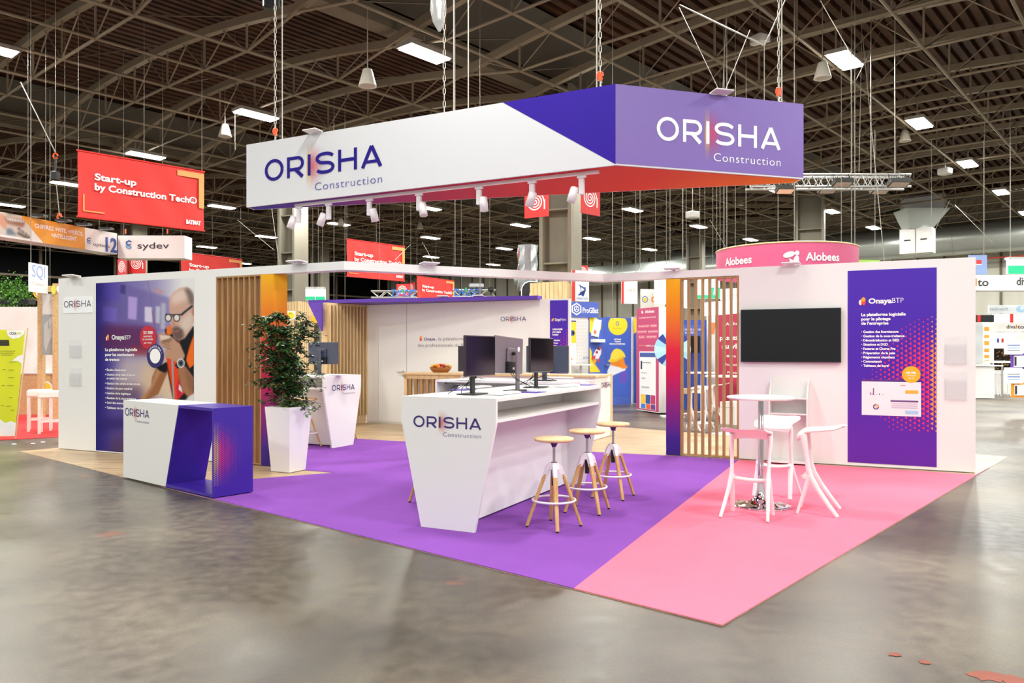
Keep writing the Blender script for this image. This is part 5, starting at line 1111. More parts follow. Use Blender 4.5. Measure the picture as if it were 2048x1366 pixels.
def wstool(px, py, rz, lab):
    p = G(px, py); p.z = .009; t = thing('square_stool', p, lab, 'bar stool', 'square white upholstered stools'); ax = (Vector((math.cos(rz), math.sin(rz), 0)), Vector((-math.sin(rz), math.cos(rz), 0)), Vector((0, 0, 1)))
    b = MB(); b.box(p+Vector((0, 0, .715)), (.42, .42, .13), WST, ax=ax, bev=.02); b.build('seat', t)
    for i in (-1, 1):
        for j in (-1, 1): b = MB(); b.box(p+ax[0]*i*.18+ax[1]*j*.18+Vector((0, 0, .325)), (.045, .045, .65), WST, ax=ax); b.build('leg', t)
    b = MB()
    for s_ in (-1, 1): b.box(p+ax[1]*s_*.18+Vector((0, 0, .22)), (.32, .025, .03), WST, ax=ax); b.box(p+ax[0]*s_*.18+Vector((0, 0, .26)), (.025, .32, .03), WST, ax=ax)
    b.build('stretcher', t)
wstool(80, 861.5, .5, 'square white upholstered stool at far left, the left one of the pair'); wstool(103, 866, .45, 'square white upholstered stool at far left, nearer the photo wall')
# yellow roll-up
YB = M('lime_banner', 'DDE022', .5); A_, B_ = G(-60, 882), G(32, 878.5); pl = Plane(Vector((A_.x, A_.y, 0)), B_-A_); t = thing('banner_stand', A_, 'lime yellow banner stand with organisation chart cut by the left edge', 'banner stand')
L_ = (B_-A_).length; w1 = pl.px(50, 660)[1]; uk = pl.px(50, 660)[0]; ub = pl.px(29, 872)[0]; wb = pl.px(29, 872)[1]
b = MB(); b.loft([[pl.pt(0, wb, n), pl.pt(ub, wb, n), pl.pt(uk, w1, n), pl.pt(0, w1, n)] for n in (-.01, 0)], YB, False); b.build('cloth', t)
b = MB(); poly(b, pl, [(-40, 840), (0, 838), (10, 846), (22, 842), (32, 846), (29.5, 872), (-40, 872)], LET, .003, True); poly(b, pl, [(13, 661), (49.5, 660), (48, 668), (38, 676), (26, 678), (16, 672)], LET, .003, True); poly(b, pl, [(24, 722), (36, 712), (46, 709), (44, 728), (36, 722)], LET, .003, True)
BK_ = M('print_black', '22221E', .5); textp(b, pl, 'CCCA', 19, 33, 669, 4.5, BK_, n=.006, bold=.03); textp(b, pl, 'BTP', 34, 43, 669, 4, YB, n=.006, bold=.03)
for i, (x1, y) in enumerate(((18, 682), (18.5, 686), (18.5, 690))): a_, w_ = pl.px(-10, y+1.5); c_, v_ = pl.px(x1, y-2); rect(b, pl, a_, w_, c_, v_, BK_, 0, .005)
for i, (x0, x1, y) in enumerate(((0, 31, 702), (0, 29, 706), (2, 24, 710), (18, 31, 724), (5, 11, 739), (17, 28, 740), (16, 28, 755), (3, 10, 771), (14, 27, 771), (18, 24, 795), (2, 8, 811), (12, 22, 812), (22, 28, 820))): a_, w_ = pl.px(x0, y+.6); c_, v_ = pl.px(x1, y-.6); rect(b, pl, a_, w_, c_, v_, M('chart_line', '8E8F22', .5), 0, .004)
b.build('printing', t)
b = MB(); b.tube(pl.pt(ub+.01, .01, -.02), pl.pt(uk+.04, w1+.04, -.02), .012, M('pole_cream', 'D9C48C', .5), 6); b.tube(pl.pt(0, .01, -.02), pl.pt(0, w1+.04, -.02), .012, M('pole_cream'), 6); b.build('pole', t)
# litter on the floor
for i, (x, y) in enumerate(((28, 889), (86, 885), (66, 888))): p = G(x, y); b = MB(); b.lathe(p+Vector((0, 0, .001)), [(0, 0), (.04, .002), (.03, .012), (0, .016)], LET, 7); tag(b.build('litter', base=p), 'scrap of white packing material on the concrete at the left', 'litter', 'scraps on the floor')
# yellow round sign
p = at(76, 582, 18.2); pl = Plane(Vector((p.x, p.y, 0)), (1, 0)); t = thing('round_sign', p, 'round yellow edged sign below the square white hanging sign', 'sign'); b = MB(); disc(b, pl, 0, p.z, .17, M('yellow_print', 'F0D52A', .5), .0, rx=.12); disc(b, pl, 0, p.z, .135, M('sign_orange', 'E88A2A', .5), .004, rx=.09); disc(b, pl, .01, p.z-.05, .07, LET, .006, rx=.06); b.build('panel', t)
# pale wooden towers
def tower(xl, xm, xr, Yl, Ym, Yr, ytop, lab):
    a, m_, c = [Vector(((x-CX)/F*Y, Y, 0)) for x, Y in ((xl, Yl), (xm, Ym), (xr, Yr))]; h = EYE+(HY-ytop)/F*Ym; t = thing('wooden_tower', m_, lab, 'partition')
    b = MB(); b.prism([a, m_, c, c+a-m_+Vector((0, .3, 0))] if 1 else 0, (0, 0, h), OAKL); b.build('panel', t); b = MB()
    for p, q in ((a, m_), (m_, c)):
        pl = Plane(p, q-p); L_ = (q-p).length; x = .1
        while x < L_-.02: rect(b, pl, x, .01, x+.015, h, OAK, 0, .004); x += .14
    b.build('plank_joints', t)
tower(568, 597, 628, 22, 21.5, 22.5, 602, 'pale wooden tower with upright planks behind the ficus tree')
tower(1060, 1134, 1146, 22.6, 21.9, 23.6, 562, 'pale wooden tower with upright planks above the storeroom corner')
t, pl, w0, w1, L_ = panel('yellow_sign', 'small yellow round sign on the wooden tower behind the tree', 'sign', 573, 590, 21.2, 21.2, 622, 640, LET, .03); b = MB(); disc(b, pl, L_/2, (w0+w1)/2, .1, M('yellow_print'), .004); b.build('round_print', t)
t, pl, w0, w1, L_ = panel('yellow_machine', 'yellow shape beyond the violet fin, behind the tree', 'machine', 623, 638, 22, 22, 632, 646, M('machine_yellow', 'F2C112', .5), .2)
# green exit signs
EXG = M('exit_glow_white', 'F4FBF6', emit=1.6); EXC = M('exit_glow_green', '1FBF85', emit=.35)
def exit_sign(xl, xr, Y, yt, ym, yb, lab, picto=True):
    t, pl, w0, w1, L_ = panel('exit_sign', lab, 'exit sign', xl, xr, Y, Y, yt, yb, EXG, .1); wm = pl.px(xl, ym)[1]; b = MB(); rect(b, pl, 0, w0, L_, wm, EXC, 0, .006)
    b.build('green_field', t)
    if picto: b = MB(); poly(b, pl, [(L_*.3, w0+.1), (L_*.42, w0+(w1-w0)*.5), (L_*.36, w0+(w1-w0)*.7), (L_*.5, w0+(w1-w0)*.75), (L_*.62, w0+(w1-w0)*.5), (L_*.5, w0+(w1-w0)*.4), (L_*.6, w0+.1), (L_*.5, w0+.1), (L_*.44, w0+(w1-w0)*.3)], EXG, .008); b.build('running_figure', t)
    b = MB(); rect(b, pl, .01, w1, L_-.01, w1+.08, ALU, -.2, .05); b.build('housing', t)
    wires(t, pl, (.1, L_-.1), w1)
exit_sign(611, 630.5, 30, 578, 593, 600, 'lit green exit sign above the left end of the violet canopy', False); exit_sign(631, 650, 30, 578, 593, 600, 'right half of the lit green exit sign above the canopy', False)
exit_sign(1394, 1416, 26, 556, 590, 597, 'green running figure exit sign behind the open slats, left'); exit_sign(1420, 1440, 26, 556, 575, 597, 'green running figure exit sign behind the open slats, right')
# lettered truss
def letter_truss(xl, xr, Y, yt, yb, lab, tx):
    a, c = at(xl, yb, Y), at(xr, yt, Y); pl = Plane(Vector((a.x, Y, 0)), (1, 0)); L_ = c.x-a.x; w0, w1 = a.z, c.z; t = thing('lettered_truss', a, lab, 'truss'); b = MB(); h = w1-w0
    for w_ in (w0, w1):
        for n in (0, -.3): b.tube(pl.pt(0, w_, n), pl.pt(L_, w_, n), .03, ALU, 8)
    k = int(L_/.25)
    for i in range(k):
        for n in (0, -.3): b.tube(pl.pt(L_*i/k, w0 if i % 2 else w1, n), pl.pt(L_*(i+1)/k, w1 if i % 2 else w0, n), .014, ALU, 5)
    b.build('lattice', t)
    b = MB(); ZB_ = M('channel_blue', '2C7BE0', .4); textp(b, pl, 'ZWSOFT', tx[0], tx[1], yb-1.5, 14, ZB_, n=.06, bold=.01); b.build('lettering', t)
    b = MB(); u_, w_ = pl.px(tx[0]+(tx[1]-tx[0])*.42, yt+1); rect(b, pl, u_, w_-.06, u_+.05, w_+.1, M('channel_green', '45C24A', .4), .06, .065); b.build('lettering', t); wires(t, pl, (.3, L_-.2), w1)
letter_truss(742, 833, 27, 582, 595, 'white lettered truss with bright blue letters, left of the far red banner', (783, 832)); letter_truss(905, 991, 27, 580, 593.5, 'white lettered truss with bright blue letters, right of the far red banner', (907, 964))
for i, (x, y) in enumerate(((953, 574), (982, 582))): p = at(x, y-3, 27); t = thing('projector', p, ('grey projector on the blue lettered truss', 'small black projector at the right end of the blue lettered truss')[i], 'spotlight'); b = MB(); b.box(p, ((.5, .2)[i], .25, .16), (STEEL, BLACK)[i], bev=.03); b.build('body', t); b = MB(); b.box(p-Vector((0, 0, .12)), (.06, .06, .14), DARK); b.build('bracket', t)
# toilet sign
p = at(1054, 600, 24); pl = Plane(Vector((p.x-.18, p.y, 0)), (1, 0)); w0 = pl.px(1045, 608)[1]; w1 = pl.px(1045, 562)[1]; L_ = .5; t = thing('toilet_sign', p, 'black rounded sign with white seated figure above the canopy end', 'sign')
b = MB(); out = [(0, w0), (L_, w0), (L_, w1), (.22, w1), (.1, w1-.05), (.03, w1-.14), (0, w1-.25)]; b.prism([pl.pt(u, w, 0) for u, w in out], -pl.N*.03, LET); b.build('panel', t); b = MB(); cx_ = L_/2
poly(b, pl, [(.025, w0), (L_, w0), (L_, w1-.03), (.23, w1-.03), (.12, w1-.08), (.05, w1-.17), (.025, w1-.26)], BLACK, .003); b.build('black_field', t); b = MB(); disc(b, pl, .32, w1-.27, .05, LET, .006); poly(b, pl, [(.22, w0), (.42, w0), (.40, w1-.36), (.33, w1-.33), (.26, w1-.36)], LET, .006); b.build('pictogram', t)
# hanging flags
def flag(xl, xr, Y, yt, yb, m, lab, red=None, xref=None):
    t, pl, w0, w1, L_ = panel('hanging_flag', lab, 'flag', xl, xr, Y, Y+.3, yt, yb, m, .02, part='cloth')
    if red: b = MB(); rect(b, pl, red[0]*L_, w0, red[1]*L_, w1, RED, 0, .006); b.build('red_edge', t)
    wires(t, pl, (.05, L_-.05), w1); return t, pl, w0, w1, L_
t, pl, w0, w1, L_ = flag(1144, 1178, 23, 540, 602, SYW, 'white flag with dark blue crane drawing and red left edge', (0, .18))
b = MB(); BN = M('crane_blue', '2F4A9A', .5)
for q in ([(1156, 568), (1170, 576), (1169, 579), (1160, 573)], [(1155, 590), (1172, 577), (1168, 588), (1158, 591)], [(1159, 585), (1172, 579), (1167, 593), (1164, 592)], [(1169, 574), (1171, 574), (1171, 580), (1169, 580)], [(1160, 573), (1161, 573), (1163, 585), (1162, 585)]): poly(b, pl, q, BN, .006, True)
b.build('crane_drawing', t); b = MB(); textp(b, pl, 'FORUM ESTP', 1153, 1176, 599.5, 5, BN, bold=-.005, n=.006); b.build('lettering', t)
t, pl, w0, w1, L_ = flag(1243, 1275, 24, 552, 607, SYW, 'white flag with grey lettering and red left edge above the yellow helmet poster', (0, .14))
b = MB(); textp(b, pl, 'inf', 1253, 1259, 583, 7, M('text_soft', 'A9A9AD', .5), bold=-.005, n=.006); textp(b, pl, 'o', 1259.5, 1263, 583, 7, M('dot_orange'), bold=.005, n=.006); textp(b, pl, 'lab', 1263.5, 1271, 583, 7, M('text_soft'), bold=-.005, n=.006); b.build('lettering', t)
flag(1309, 1336, 22.5, 548, 608, SYW, 'plain white flag left of the right gradient post'); flag(1366, 1375, 23, 552, 616, SYW, 'narrow white flag seen between the first open slats')
t, pl, w0, w1, L_ = panel('sign_board', 'cream board with yellow and blue emblem above the pink kiosk', 'sign', 1282, 1330, 23, 23.2, 578, 618, M('cream_board', 'EBE3D9', .6), .05)
b = MB(); u, w = pl.px(1290, 599); disc(b, pl, u, w, .10, M('logo_blue'), .004, k=8); disc(b, pl, u, w, .072, LET, .006); disc(b, pl, u, w-.005, .055, M('yellow_print'), .008); u, w = pl.px(1308, 599); disc(b, pl, u, w, .09, M('dot_orange'), .004, inner=.5); b.build('emblem', t)
# blue and yellow stand
PB = M('proto_blue', '4A63BE', .5); PY = M('proto_yellow', 'F1D435', .5)
t, pl, w0, w1, L_ = panel('stand_header', 'blue header board with white cube emblem and lettering', 'sign', 1140, 1197, 20.6, 21.0, 603, 634, PB, .06)
b = MB(); u, w = pl.px(1153, 618); s_ = .15; hx = [(u+s_*math.cos(math.radians(30+60*i)), w+s_*math.sin(math.radians(30+60*i))) for i in range(7)]
stroke(b, pl, hx, .035, LET, .005, lambda q: (q.x, q.y)); h2 = [(u+s_*.52*math.cos(math.radians(30+60*i)), w+s_*.52*math.sin(math.radians(30+60*i))) for i in range(7)]; stroke(b, pl, h2, .025, LET, .006, lambda q: (q.x, q.y))
for a in (90, 210, 330): stroke(b, pl, [(u, w), (u+s_*.5*math.cos(math.radians(a+0)), w+s_*.5*math.sin(math.radians(a)))], .02, LET, .007, lambda q: (q.x, q.y))
b.build('cube_emblem', t); b = MB(); textp(b, pl, 'ProGBat', 1165, 1196.5, 625.5, 10.5, LET, bold=.02, n=.005); b.build('lettering', t)
t, pl, w0, w1, L_ = panel('partition_wall', 'white stand wall with perforated board left of the rocket poster', 'wall panel', 1139, 1180, 20.65, 20.95, 634, 800, PWH, .06, toground=True)
b = MB(); a_, v0 = pl.px(1152, 790); c_, v1 = pl.px(1178, 641); rect(b, pl, a_, v0, c_, v1, M('pegboard', 'DAD8D6', .6), 0, .01); b.build('perforated_board', t); b = MB()
for i in range(5):
    for j in range(22): disc(b, pl, a_+.04+i*.062, v0+.05+j*(v1-v0-.1)/21, .009, M('hole_grey', 'A9A7A6', .6), .012, k=6)
b['x'] if 0 else b.build('peg_holes', t)
b = MB(); textp(b, pl, 'Pro', 1172, 1177.5, 717.5, 4, BN, bold=.01, n=.013); u, w = pl.px(1168, 716); disc(b, pl, u, w, .03, BN, .013, k=6, inner=.6); b.build('lettering', t)
t, pl, w0, w1, L_ = panel('poster', 'yellow and white poster with blue device left of the perforated board', 'poster', 1140.5, 1152, 20.5, 20.6, 641, 726, LET, .02)
b = MB(); a_, v0 = pl.px(1140.5, 686); rect(b, pl, 0, v0, L_, w1-.02, PY, 0, .003); u, w = pl.px(1145, 666); disc(b, pl, u, w, .08, M('device_blue', '3A4A9A', .4), .005, k=6); disc(b, pl, u+.02, w, .035, BLACK, .007); rect(b, pl, 0, w1-.03, L_, w1, VIO, 0, .005); u, w = pl.px(1142, 718); rect(b, pl, u, w-.03, u+.04, w+.03, M('dot_orange'), 0, .005); b.build('printing', t)
b = MB(); p0, p1 = at(1141, 729.5, 20.3), at(1182, 729.5, 20.5); b.box((p0+p1)/2, ((p1-p0).length, .45, .03), WHITE2); b.box((p0+p1)/2-Vector((.0, 0, .5)), (.06, .06, .98), ALU); tag(b.build('wall_table', base=(p0+p1)/2-Vector((0, 0, 1)), kind=None), 'small white table top before the perforated board', 'table')
t, pl, w0, w1, L_ = panel('poster', 'blue poster with phone and red rocket beside the perforated board', 'poster', 1179, 1206, 20.9, 21.5, 634, 800, PB, .05, toground=True)
c = Canvas(1176, 630, 1208, 800, 4, '4A63BE').zoom(1130, 560, 4.876)
c.fill([(235, 360), (300, 360), (355, 420), (350, 480), (300, 560), (235, 500)], 'F1D435', .2); c.fill([(235, 640), (262, 700), (262, 780), (300, 830), (345, 895), (235, 1180)], 'F1D435', .2); c.fill([(235, 900), (380, 900), (380, 1180), (235, 1180)], '4A63BE', .2)
c.fill([(285, 378), (358, 392), (325, 572), (252, 555)], 'F4F4F6', .2); c.fill([(255, 540), (325, 556), (322, 572), (252, 555)], '3A3F55', .2); c.fill([(285, 480), (310, 500), (300, 530), (278, 525)], 'EF7A4A', .2)
c.fill([(335, 650), (355, 668), (352, 720), (325, 775), (290, 765), (275, 730), (300, 680)], 'E4E3EA', .2); c.fill([(310, 672), (335, 650), (352, 665), (340, 690)], 'D8402E', .2); c.ell(324, 672, 9, 11, '3A3A55', .1); c.ell(310, 705, 12, 14, 'D8402E', .1); c.ell(310, 705, 7, 9, '4A3A55', .1)
c.fill([(275, 740), (300, 735), (285, 790), (255, 770)], 'D8402E', .2); c.fill([(325, 765), (342, 770), (330, 808), (315, 790)], 'D8402E', .2); c.fill([(275, 770), (310, 780), (290, 830), (270, 800)], 'F3A024', .3)
print_pic(pl, ((0, pl.px(1179, 795)[1]), (L_, w1-.01)), c.fn(), 'printing', t, step=.02)
b = MB(); a_, v0 = pl.px(1181, 684.5); c_, v1 = pl.px(1201, 678.5); rect(b, pl, a_, v0, c_, v1, WHITE2, 0, .15); b.build('shelf', t)
t, pl, w0, w1, L_ = panel('poster_door', 'blue door with poster of bearded person in yellow helmet', 'door', 1208, 1262, 21.8, 22.4, 634, 800, PB, .05, toground=True)
c = Canvas(1206, 630, 1266, 805, 4, '4A63BE').zoom(1130, 560, 4.876)
c.ell(515, 440, 94, 98, 'F1D435', .15); c.ell(511, 425, 17, 20, '4A63BE', .1); c.ell(511, 425, 10, 12, 'F1D435', .1)
c.fill([(470, 800), (560, 790), (590, 850), (610, 940), (600, 990), (560, 1010), (530, 1000), (535, 900)], '6A56B8', .3); c.fill([(450, 810), (590, 830), (590, 880), (550, 895), (470, 930), (420, 1000), (412, 890), (430, 850)], 'E6E6EC', .4)
c.fill([(515, 790), (560, 765), (578, 770), (585, 820), (612, 850), (600, 862), (560, 865), (500, 835)], 'F08A2C', .3); c.fill([(440, 800), (520, 790), (540, 830), (520, 850), (450, 830)], 'E8872F', .3)
c.fill([(418, 790), (440, 770), (450, 720), (475, 680), (505, 668), (545, 680), (575, 710), (592, 750), (560, 765), (500, 795), (440, 802)], 'F3D84A', .2); c.fill([(440, 770), (500, 775), (560, 740), (592, 750), (560, 768), (500, 795), (425, 797)], 'DDBA2E', .4, .7)
print_pic(pl, ((0.03, pl.px(1208, 795)[1]), (L_, w1-.02)), c.fn(), 'printing', t, step=.02)
b = MB(); textp(b, pl, 'ProGBat', 1226, 1243, 658, 3, M('yellow_dark', 'B39A2A', .5), n=.004, bold=.0)
for i, s_ in enumerate(('ARTISANS', 'TPE/PME', 'MICRO-ENTREPRISES')): textp(b, pl, s_, (1227.5, 1228.5, 1219)[i], (1242, 1241, 1250)[i], 680+4.6*i, 2.8, LET, n=.006, bold=.03)
b.build('lettering', t); b = MB(); q = pl.pt(*pl.px(1211, 730)); b.tube(q, q+pl.N*.06, .02, STEEL, 8); b.tube(q+pl.N*.05, q+pl.N*.05+pl.U*.12, .012, STEEL, 8); b.build('door_handle', t)
t, pl, w0, w1, L_ = panel('partition_wall', 'white stand wall right of the helmet poster', 'wall panel', 1262.5, 1281, 22.5, 22.3, 634, 800, PWH, .05, toground=True); b = MB(); a_, v0 = pl.px(1267, 800); rect(b, pl, a_, .02, L_, w1-.02, PB, 0, .004); poly(b, pl, [(1267, 636), (1281, 636), (1281, 660), (1267, 668)], PY, .006, True); b.build('printing', t)
# pink kiosk
PK = M('kiosk_pink', 'BE4070', .5); A_, B_ = G(1273, 821.5), G(1318, 828.5); pl = Plane(A_, B_-A_); L_ = (B_-A_).length; w1 = pl.px(1273, 618)[1]; t = thing('kiosk', A_, 'pink kiosk panel with large phone drawing and coloured tiles', 'kiosk')
b = MB(); rect(b, pl, 0, .03, L_, w1, PWH, -.45, 0); b.build('body', t); b = MB(); rect(b, pl, 0.01, .05, L_-.01, w1-.0, PK, 0, .004); b.build('pink_field', t); b = MB()
a_, v0 = pl.px(1279.5, 825); c_, v1 = pl.px(1312, 703); rect(b, pl, a_, .08, c_-.0, v1, M('phone_white', 'F1F1F4', .4), 0, .008); a2, v2 = pl.px(1280.5, 714); rect(b, pl, a2, v2, c_-.01, v1-.03, M('phone_blue', '3554A4', .4), 0, .010)
for i, (x0, y0, x1, y1, cc) in enumerate(((1282.5, 806, 1291.5, 789, 'F1C73A'), (1292.2, 807, 1301, 790, '3151A0'), (1302, 808, 1311, 791, 'C2386F'), (1282.8, 825, 1291.5, 808, '4A82D8'), (1293, 826, 1301.5, 809, 'EB5A2C'), (1302.5, 827, 1311, 810, '6A3A94'), (1282, 738, 1285, 722, '2A3350'), (1286, 726, 1302, 724.5, '9A9AA2'), (1283, 746, 1294, 745, 'B5B5BC'), (1284, 757, 1291, 755.6, 'A8A8B0'), (1284, 775, 1299, 773.5, 'B5B5BC'))):
    u0_, w0_ = pl.px(x0, y0); u1_, w1_ = pl.px(x1, y1); rect(b, pl, u0_, max(.09, w0_), u1_, w1_, M('tile_'+cc, cc, .5), 0, .012)
b.build('phone_print', t); b = MB(); u, w = pl.px(1284.5, 624); disc(b, pl, u, w, .035, LET, .006); disc(b, pl, u+.03, w-.02, .03, LET, .006, rx=.02); textp(b, pl, 'Alobees', 1290.5, 1309, 626.5, 6, LET, bold=.01, n=.006); textp(b, pl, 'Le chantier dans la poche', 1279, 1312, 637.5, 3.2, LET, bold=.0, n=.006)
for i, (x0, x1, y, s_) in enumerate(((1278, 1298.5, 654, 'Planning de chantier'), (1302, 1313.5, 653, 'Mobile'), (1276, 1293.5, 665, 'Communication'), (1297, 1315.5, 664.5, 'Gestion'), (1278.5, 1289, 675.5, 'Suivi'), (1293.5, 1313, 675, 'Administration'))):
    u0_, w0_ = pl.px(x0-.8, y+2.2); u1_, w1_ = pl.px(x1+.8, y-5.4); rect(b, pl, u0_, w0_, u1_, w1_, M('pink_chip', 'D0607F', .5), 0, .0055); textp(b, pl, s_, x0, x1, y, 2.8, LET, bold=.0, n=.007)
textp(b, pl, '★★★★★', 1278, 1290, 692.5, 3, M('star_yellow', 'F3C72C', .5), bold=.0, n=.007) if 0 else None
for i in range(5): u, w = pl.px(1279.5+i*2.5, 691); disc(b, pl, u, w, .014, M('star_yellow', 'F3C72C', .5), .007, k=5)
textp(b, pl, '5000 pros', 1292, 1313, 693, 3, LET, bold=.01, n=.007); b.build('lettering', t)
# prize wheel
p = at(1345, 699, 18.0); pl = Plane(Vector((p.x, p.y, 0)), (1, .0)); t = thing('prize_wheel', p, 'pale blue and navy prize wheel behind the right gradient post', 'wheel'); rr = .42; cols = ['AEDDEE', '24308C', '9CD2EA', '8CC4E4', 'AEDDEE', '24308C', '9CD2EA', 'B8E4F0']
for i in range(16):
    b = MB(); a0, a1 = [math.radians(10+22.5*(i+k_)) for k_ in (0, 1)]; cc = cols[i % 8] if i % 4 != 1 else '2A3A96'
    b.prism([pl.pt(0, p.z)]+[pl.pt(rr*math.cos(a0+(a1-a0)*q/3), p.z+rr*math.sin(a0+(a1-a0)*q/3)) for q in range(4)], pl.N*.03, M('wheel_'+cc, cc, .4)); b.build('segment', t)
b = MB(); q = pl.pt(0, 0); b.tube(q+pl.N*-.03+Vector((0, 0, .02)), q+pl.N*-.03+Vector((0, 0, p.z)), .03, WHITE2, 8); b.box(q+Vector((0, .03, .015)), (.5, .4, .03), WHITE2); b.build('stand', t); b = MB(); b.tube(pl.pt(0, p.z, .0), pl.pt(0, p.z, .06), .05, LET, 16); b.build('hub', t)
# through the open slats
t, pl, w0, w1, L_ = panel('stand_wall', 'blue stand wall with black screen seen through the open slats', 'wall panel', 1362, 1413, 20.5, 20.5, 640, 800, M('royal_blue', '2F51AE', .5), .06, toground=True)
b = MB(); a_, v0 = pl.px(1367, 674); c_, v1 = pl.px(1404, 650); rect(b, pl, a_, v0, c_, v1, PB, 0, .006); textp(b, pl, 'L’ERP DES ACTEURS', 1368, 1402, 661, 3.6, LET, n=.008, bold=.01); textp(b, pl, 'DU BTP', 1370, 1390, 667, 3.6, LET, n=.008, bold=.01); rect(b, pl, 0, .1, pl.px(1408, 700)[0]*.0+.02, w1, LET, 0, .004); b.build('printing', t)
t, pl, w0, w1, L_ = panel('display_screen', 'black screen on the blue stand wall behind the slats', 'screen', 1380, 1400, 20.2, 20.2, 672, 706, BLACK, .05); b = MB(); rect(b, pl, .01, w0+.01, L_-.01, w1-.01, MATS['tv_glass'], 0, .002); b.build('screen', t)
t, pl, w0, w1, L_ = panel('stand_wall', 'white stand wall with orange corner seen through the open slats', 'wall panel', 1413, 1432, 20.4, 19.4, 630, 800, PWH, .06, toground=True); b = MB(); poly(b, pl, [(1422, 645), (1431, 645), (1429, 668), (1421, 668)], M('dot_orange'), .006, True)
for j in range(9): u0_, w0_ = pl.px(1416, 676+j*7); rect(b, pl, u0_, w0_, u0_+.16, w0_+.006, M('text_soft'), 0, .004)
b.build('printing', t)
t, pl, w0, w1, L_ = panel('stand_wall', 'crimson stand wall with large white words behind the slats', 'wall panel', 1436, 1520, 17.6, 16.2, 630, 800, M('crimson_wall', 'B81E4C', .5), .06, toground=True)
b = MB(); textp(b, pl, 'Alobees', 1452, 1486, 651, 6, LET, n=.006, bold=.01); textp(b, pl, 'passez au', 1440, 1496, 680, 8.5, LET, n=.006, bold=.025); textp(b, pl, 'suivi', 1444, 1474, 697, 9.5, LET, n=.006, bold=.025); textp(b, pl, 'Métré', 1454, 1472, 714.5, 4.5, LET, n=.006, bold=.01); textp(b, pl, 'Facturation', 1452, 1480, 731, 4.5, LET, n=.006, bold=.01); textp(b, pl, 'Planning', 1455, 1480, 747, 4.5, LET, n=.006, bold=.01); b.build('lettering', t)
LB = M('lightbox', 'FDF6F4', emit=1.5); t, pl, w0, w1, L_ = panel('light_box', 'bright white light box seen through the upper slats', 'light box', 1404, 1480, 19.5, 17.9, 606, 632, LB, .1)
t, pl, w0, w1, L_ = panel('hanging_sign', 'white sign with grey letters seen through the last slats', 'sign', 1440, 1482, 19, 18.6, 578, 600, SYW, .05); b = MB(); textp(b, pl, 'rvinn', 1448, 1474, 594, 6, M('text_soft'), n=.004, bold=0); b.build('lettering', t); wires(t, pl, (.1, .4), w1)
# white furniture behind the slats
def round_table(px, py, r, h, lab):
    p = G(px, py); t = thing('high_table', p, lab, 'table'); b = MB(); b.lathe(p, [(0, h-.03), (r, h-.03), (r, h), (0, h)], WST, 28); b.build('table_top', t); b = MB(); b.lathe(p, [(.03, h-.03), (.03, .05), (.06, .03), (.25, .012), (.25, 0)], WST, 20); b.build('pedestal', t)
round_table(1404, 846, .32, 1.08, 'white high table behind the slats, left'); round_table(1448, 868, .34, 1.08, 'white high table behind the slats, nearest the television wall')
for i, (x, y, rz, lab) in enumerate(((1372, 862, .3, 'white moulded stool behind the first open slats'), (1400, 856, 2.4, 'white moulded stool behind the middle open slats'), (1436, 842, 1.2, 'white moulded stool behind the slats, farther back'), (1466, 836, 4.0, 'white moulded stool behind the last slats'))):
    o = copy_tree(mi, km := kidmap() if i == 0 else km); p = G(x, y); o.location = (p.x, p.y, 0); o.rotation_euler = (0, 0, rz); o['label'] = lab
t, pl, w0, w1, L_ = panel('cabinet', 'low white cabinet behind the slats beside the crimson wall', 'cabinet', 1440, 1470, 16.4, 16.1, 803, 842, PWH, .5, toground=True); b = MB(); rect(b, pl, .02, w1-.12, L_-.02, w1-.11, M('seam_grey'), 0, .003); b.build('door_seam', t)
# pink drum header
t = thing('drum_header', at(1571, 500, 18), 'round pink drum header with white bee emblem above the television wall', 'hanging sign'); cx_, cy_, r_ = (1571-CX)/F*18, 18.0, 1.55; zt_ = 1.55+2.29; PD_ = M('drum_pink', 'C8507A', .5); k = 64
b = MB(); zb_ = zt_-.62
for rr, fl in ((r_, 0), (r_-.02, 1)):
    b.add([Vector((cx_+rr*math.cos(2*math.pi*i/k), cy_+rr*math.sin(2*math.pi*i/k), z_)) for z_ in (zb_, zt_) for i in range(k)], [(i, (i+1) % k, k+(i+1) % k, k+i) for i in range(k)], PD_, True)
b.build('drum', t); b = MB(); b.path([Vector((cx_+r_*math.cos(2*math.pi*i/k), cy_+r_*math.sin(2*math.pi*i/k), zt_)) for i in range(k)], .018, OAKL, 6, closed=True); b.build('rim', t)
def on_drum(vs, fs, ang0, z0, m, b):
    rr = r_+.012; b.add([Vector((cx_+rr*math.sin(ang0+x/r_), cy_-rr*math.cos(ang0+x/r_), z0+y)) for x, y in vs], fs, m)
def drum_ang(px):
    return math.asin(max(-1, min(1, ((px-CX)/F*(cy_-1.3)-cx_)/r_)))
glyphs('H') if CAP else None
vs, fs = glyphs('Alobees', .02); b = MB(); sc = (r_*(drum_ang(1673)-drum_ang(1603)))/max(x for x, y in vs); on_drum([(x*sc, y*.24) for x, y in vs], fs, drum_ang(1603), zt_-.40, LET, b)
on_drum([(x*sc*1.0, y*.24) for x, y in vs], fs, drum_ang(1603)-1.22, zt_-.40, LET, b); b.build('lettering', t)
b = MB(); a0 = drum_ang(1581); zc_ = zt_-.33
def blob(x, y, rx, ry, rot, hole=0):
    vs = [(x+rx*math.cos(q)*math.cos(rot)-ry*math.sin(q)*math.sin(rot), y+rx*math.cos(q)*math.sin(rot)+ry*math.sin(q)*math.cos(rot)) for q in [i*math.pi/10 for i in range(20)]]; on_drum(vs, [tuple(range(20))], a0, zc_, LET, b)
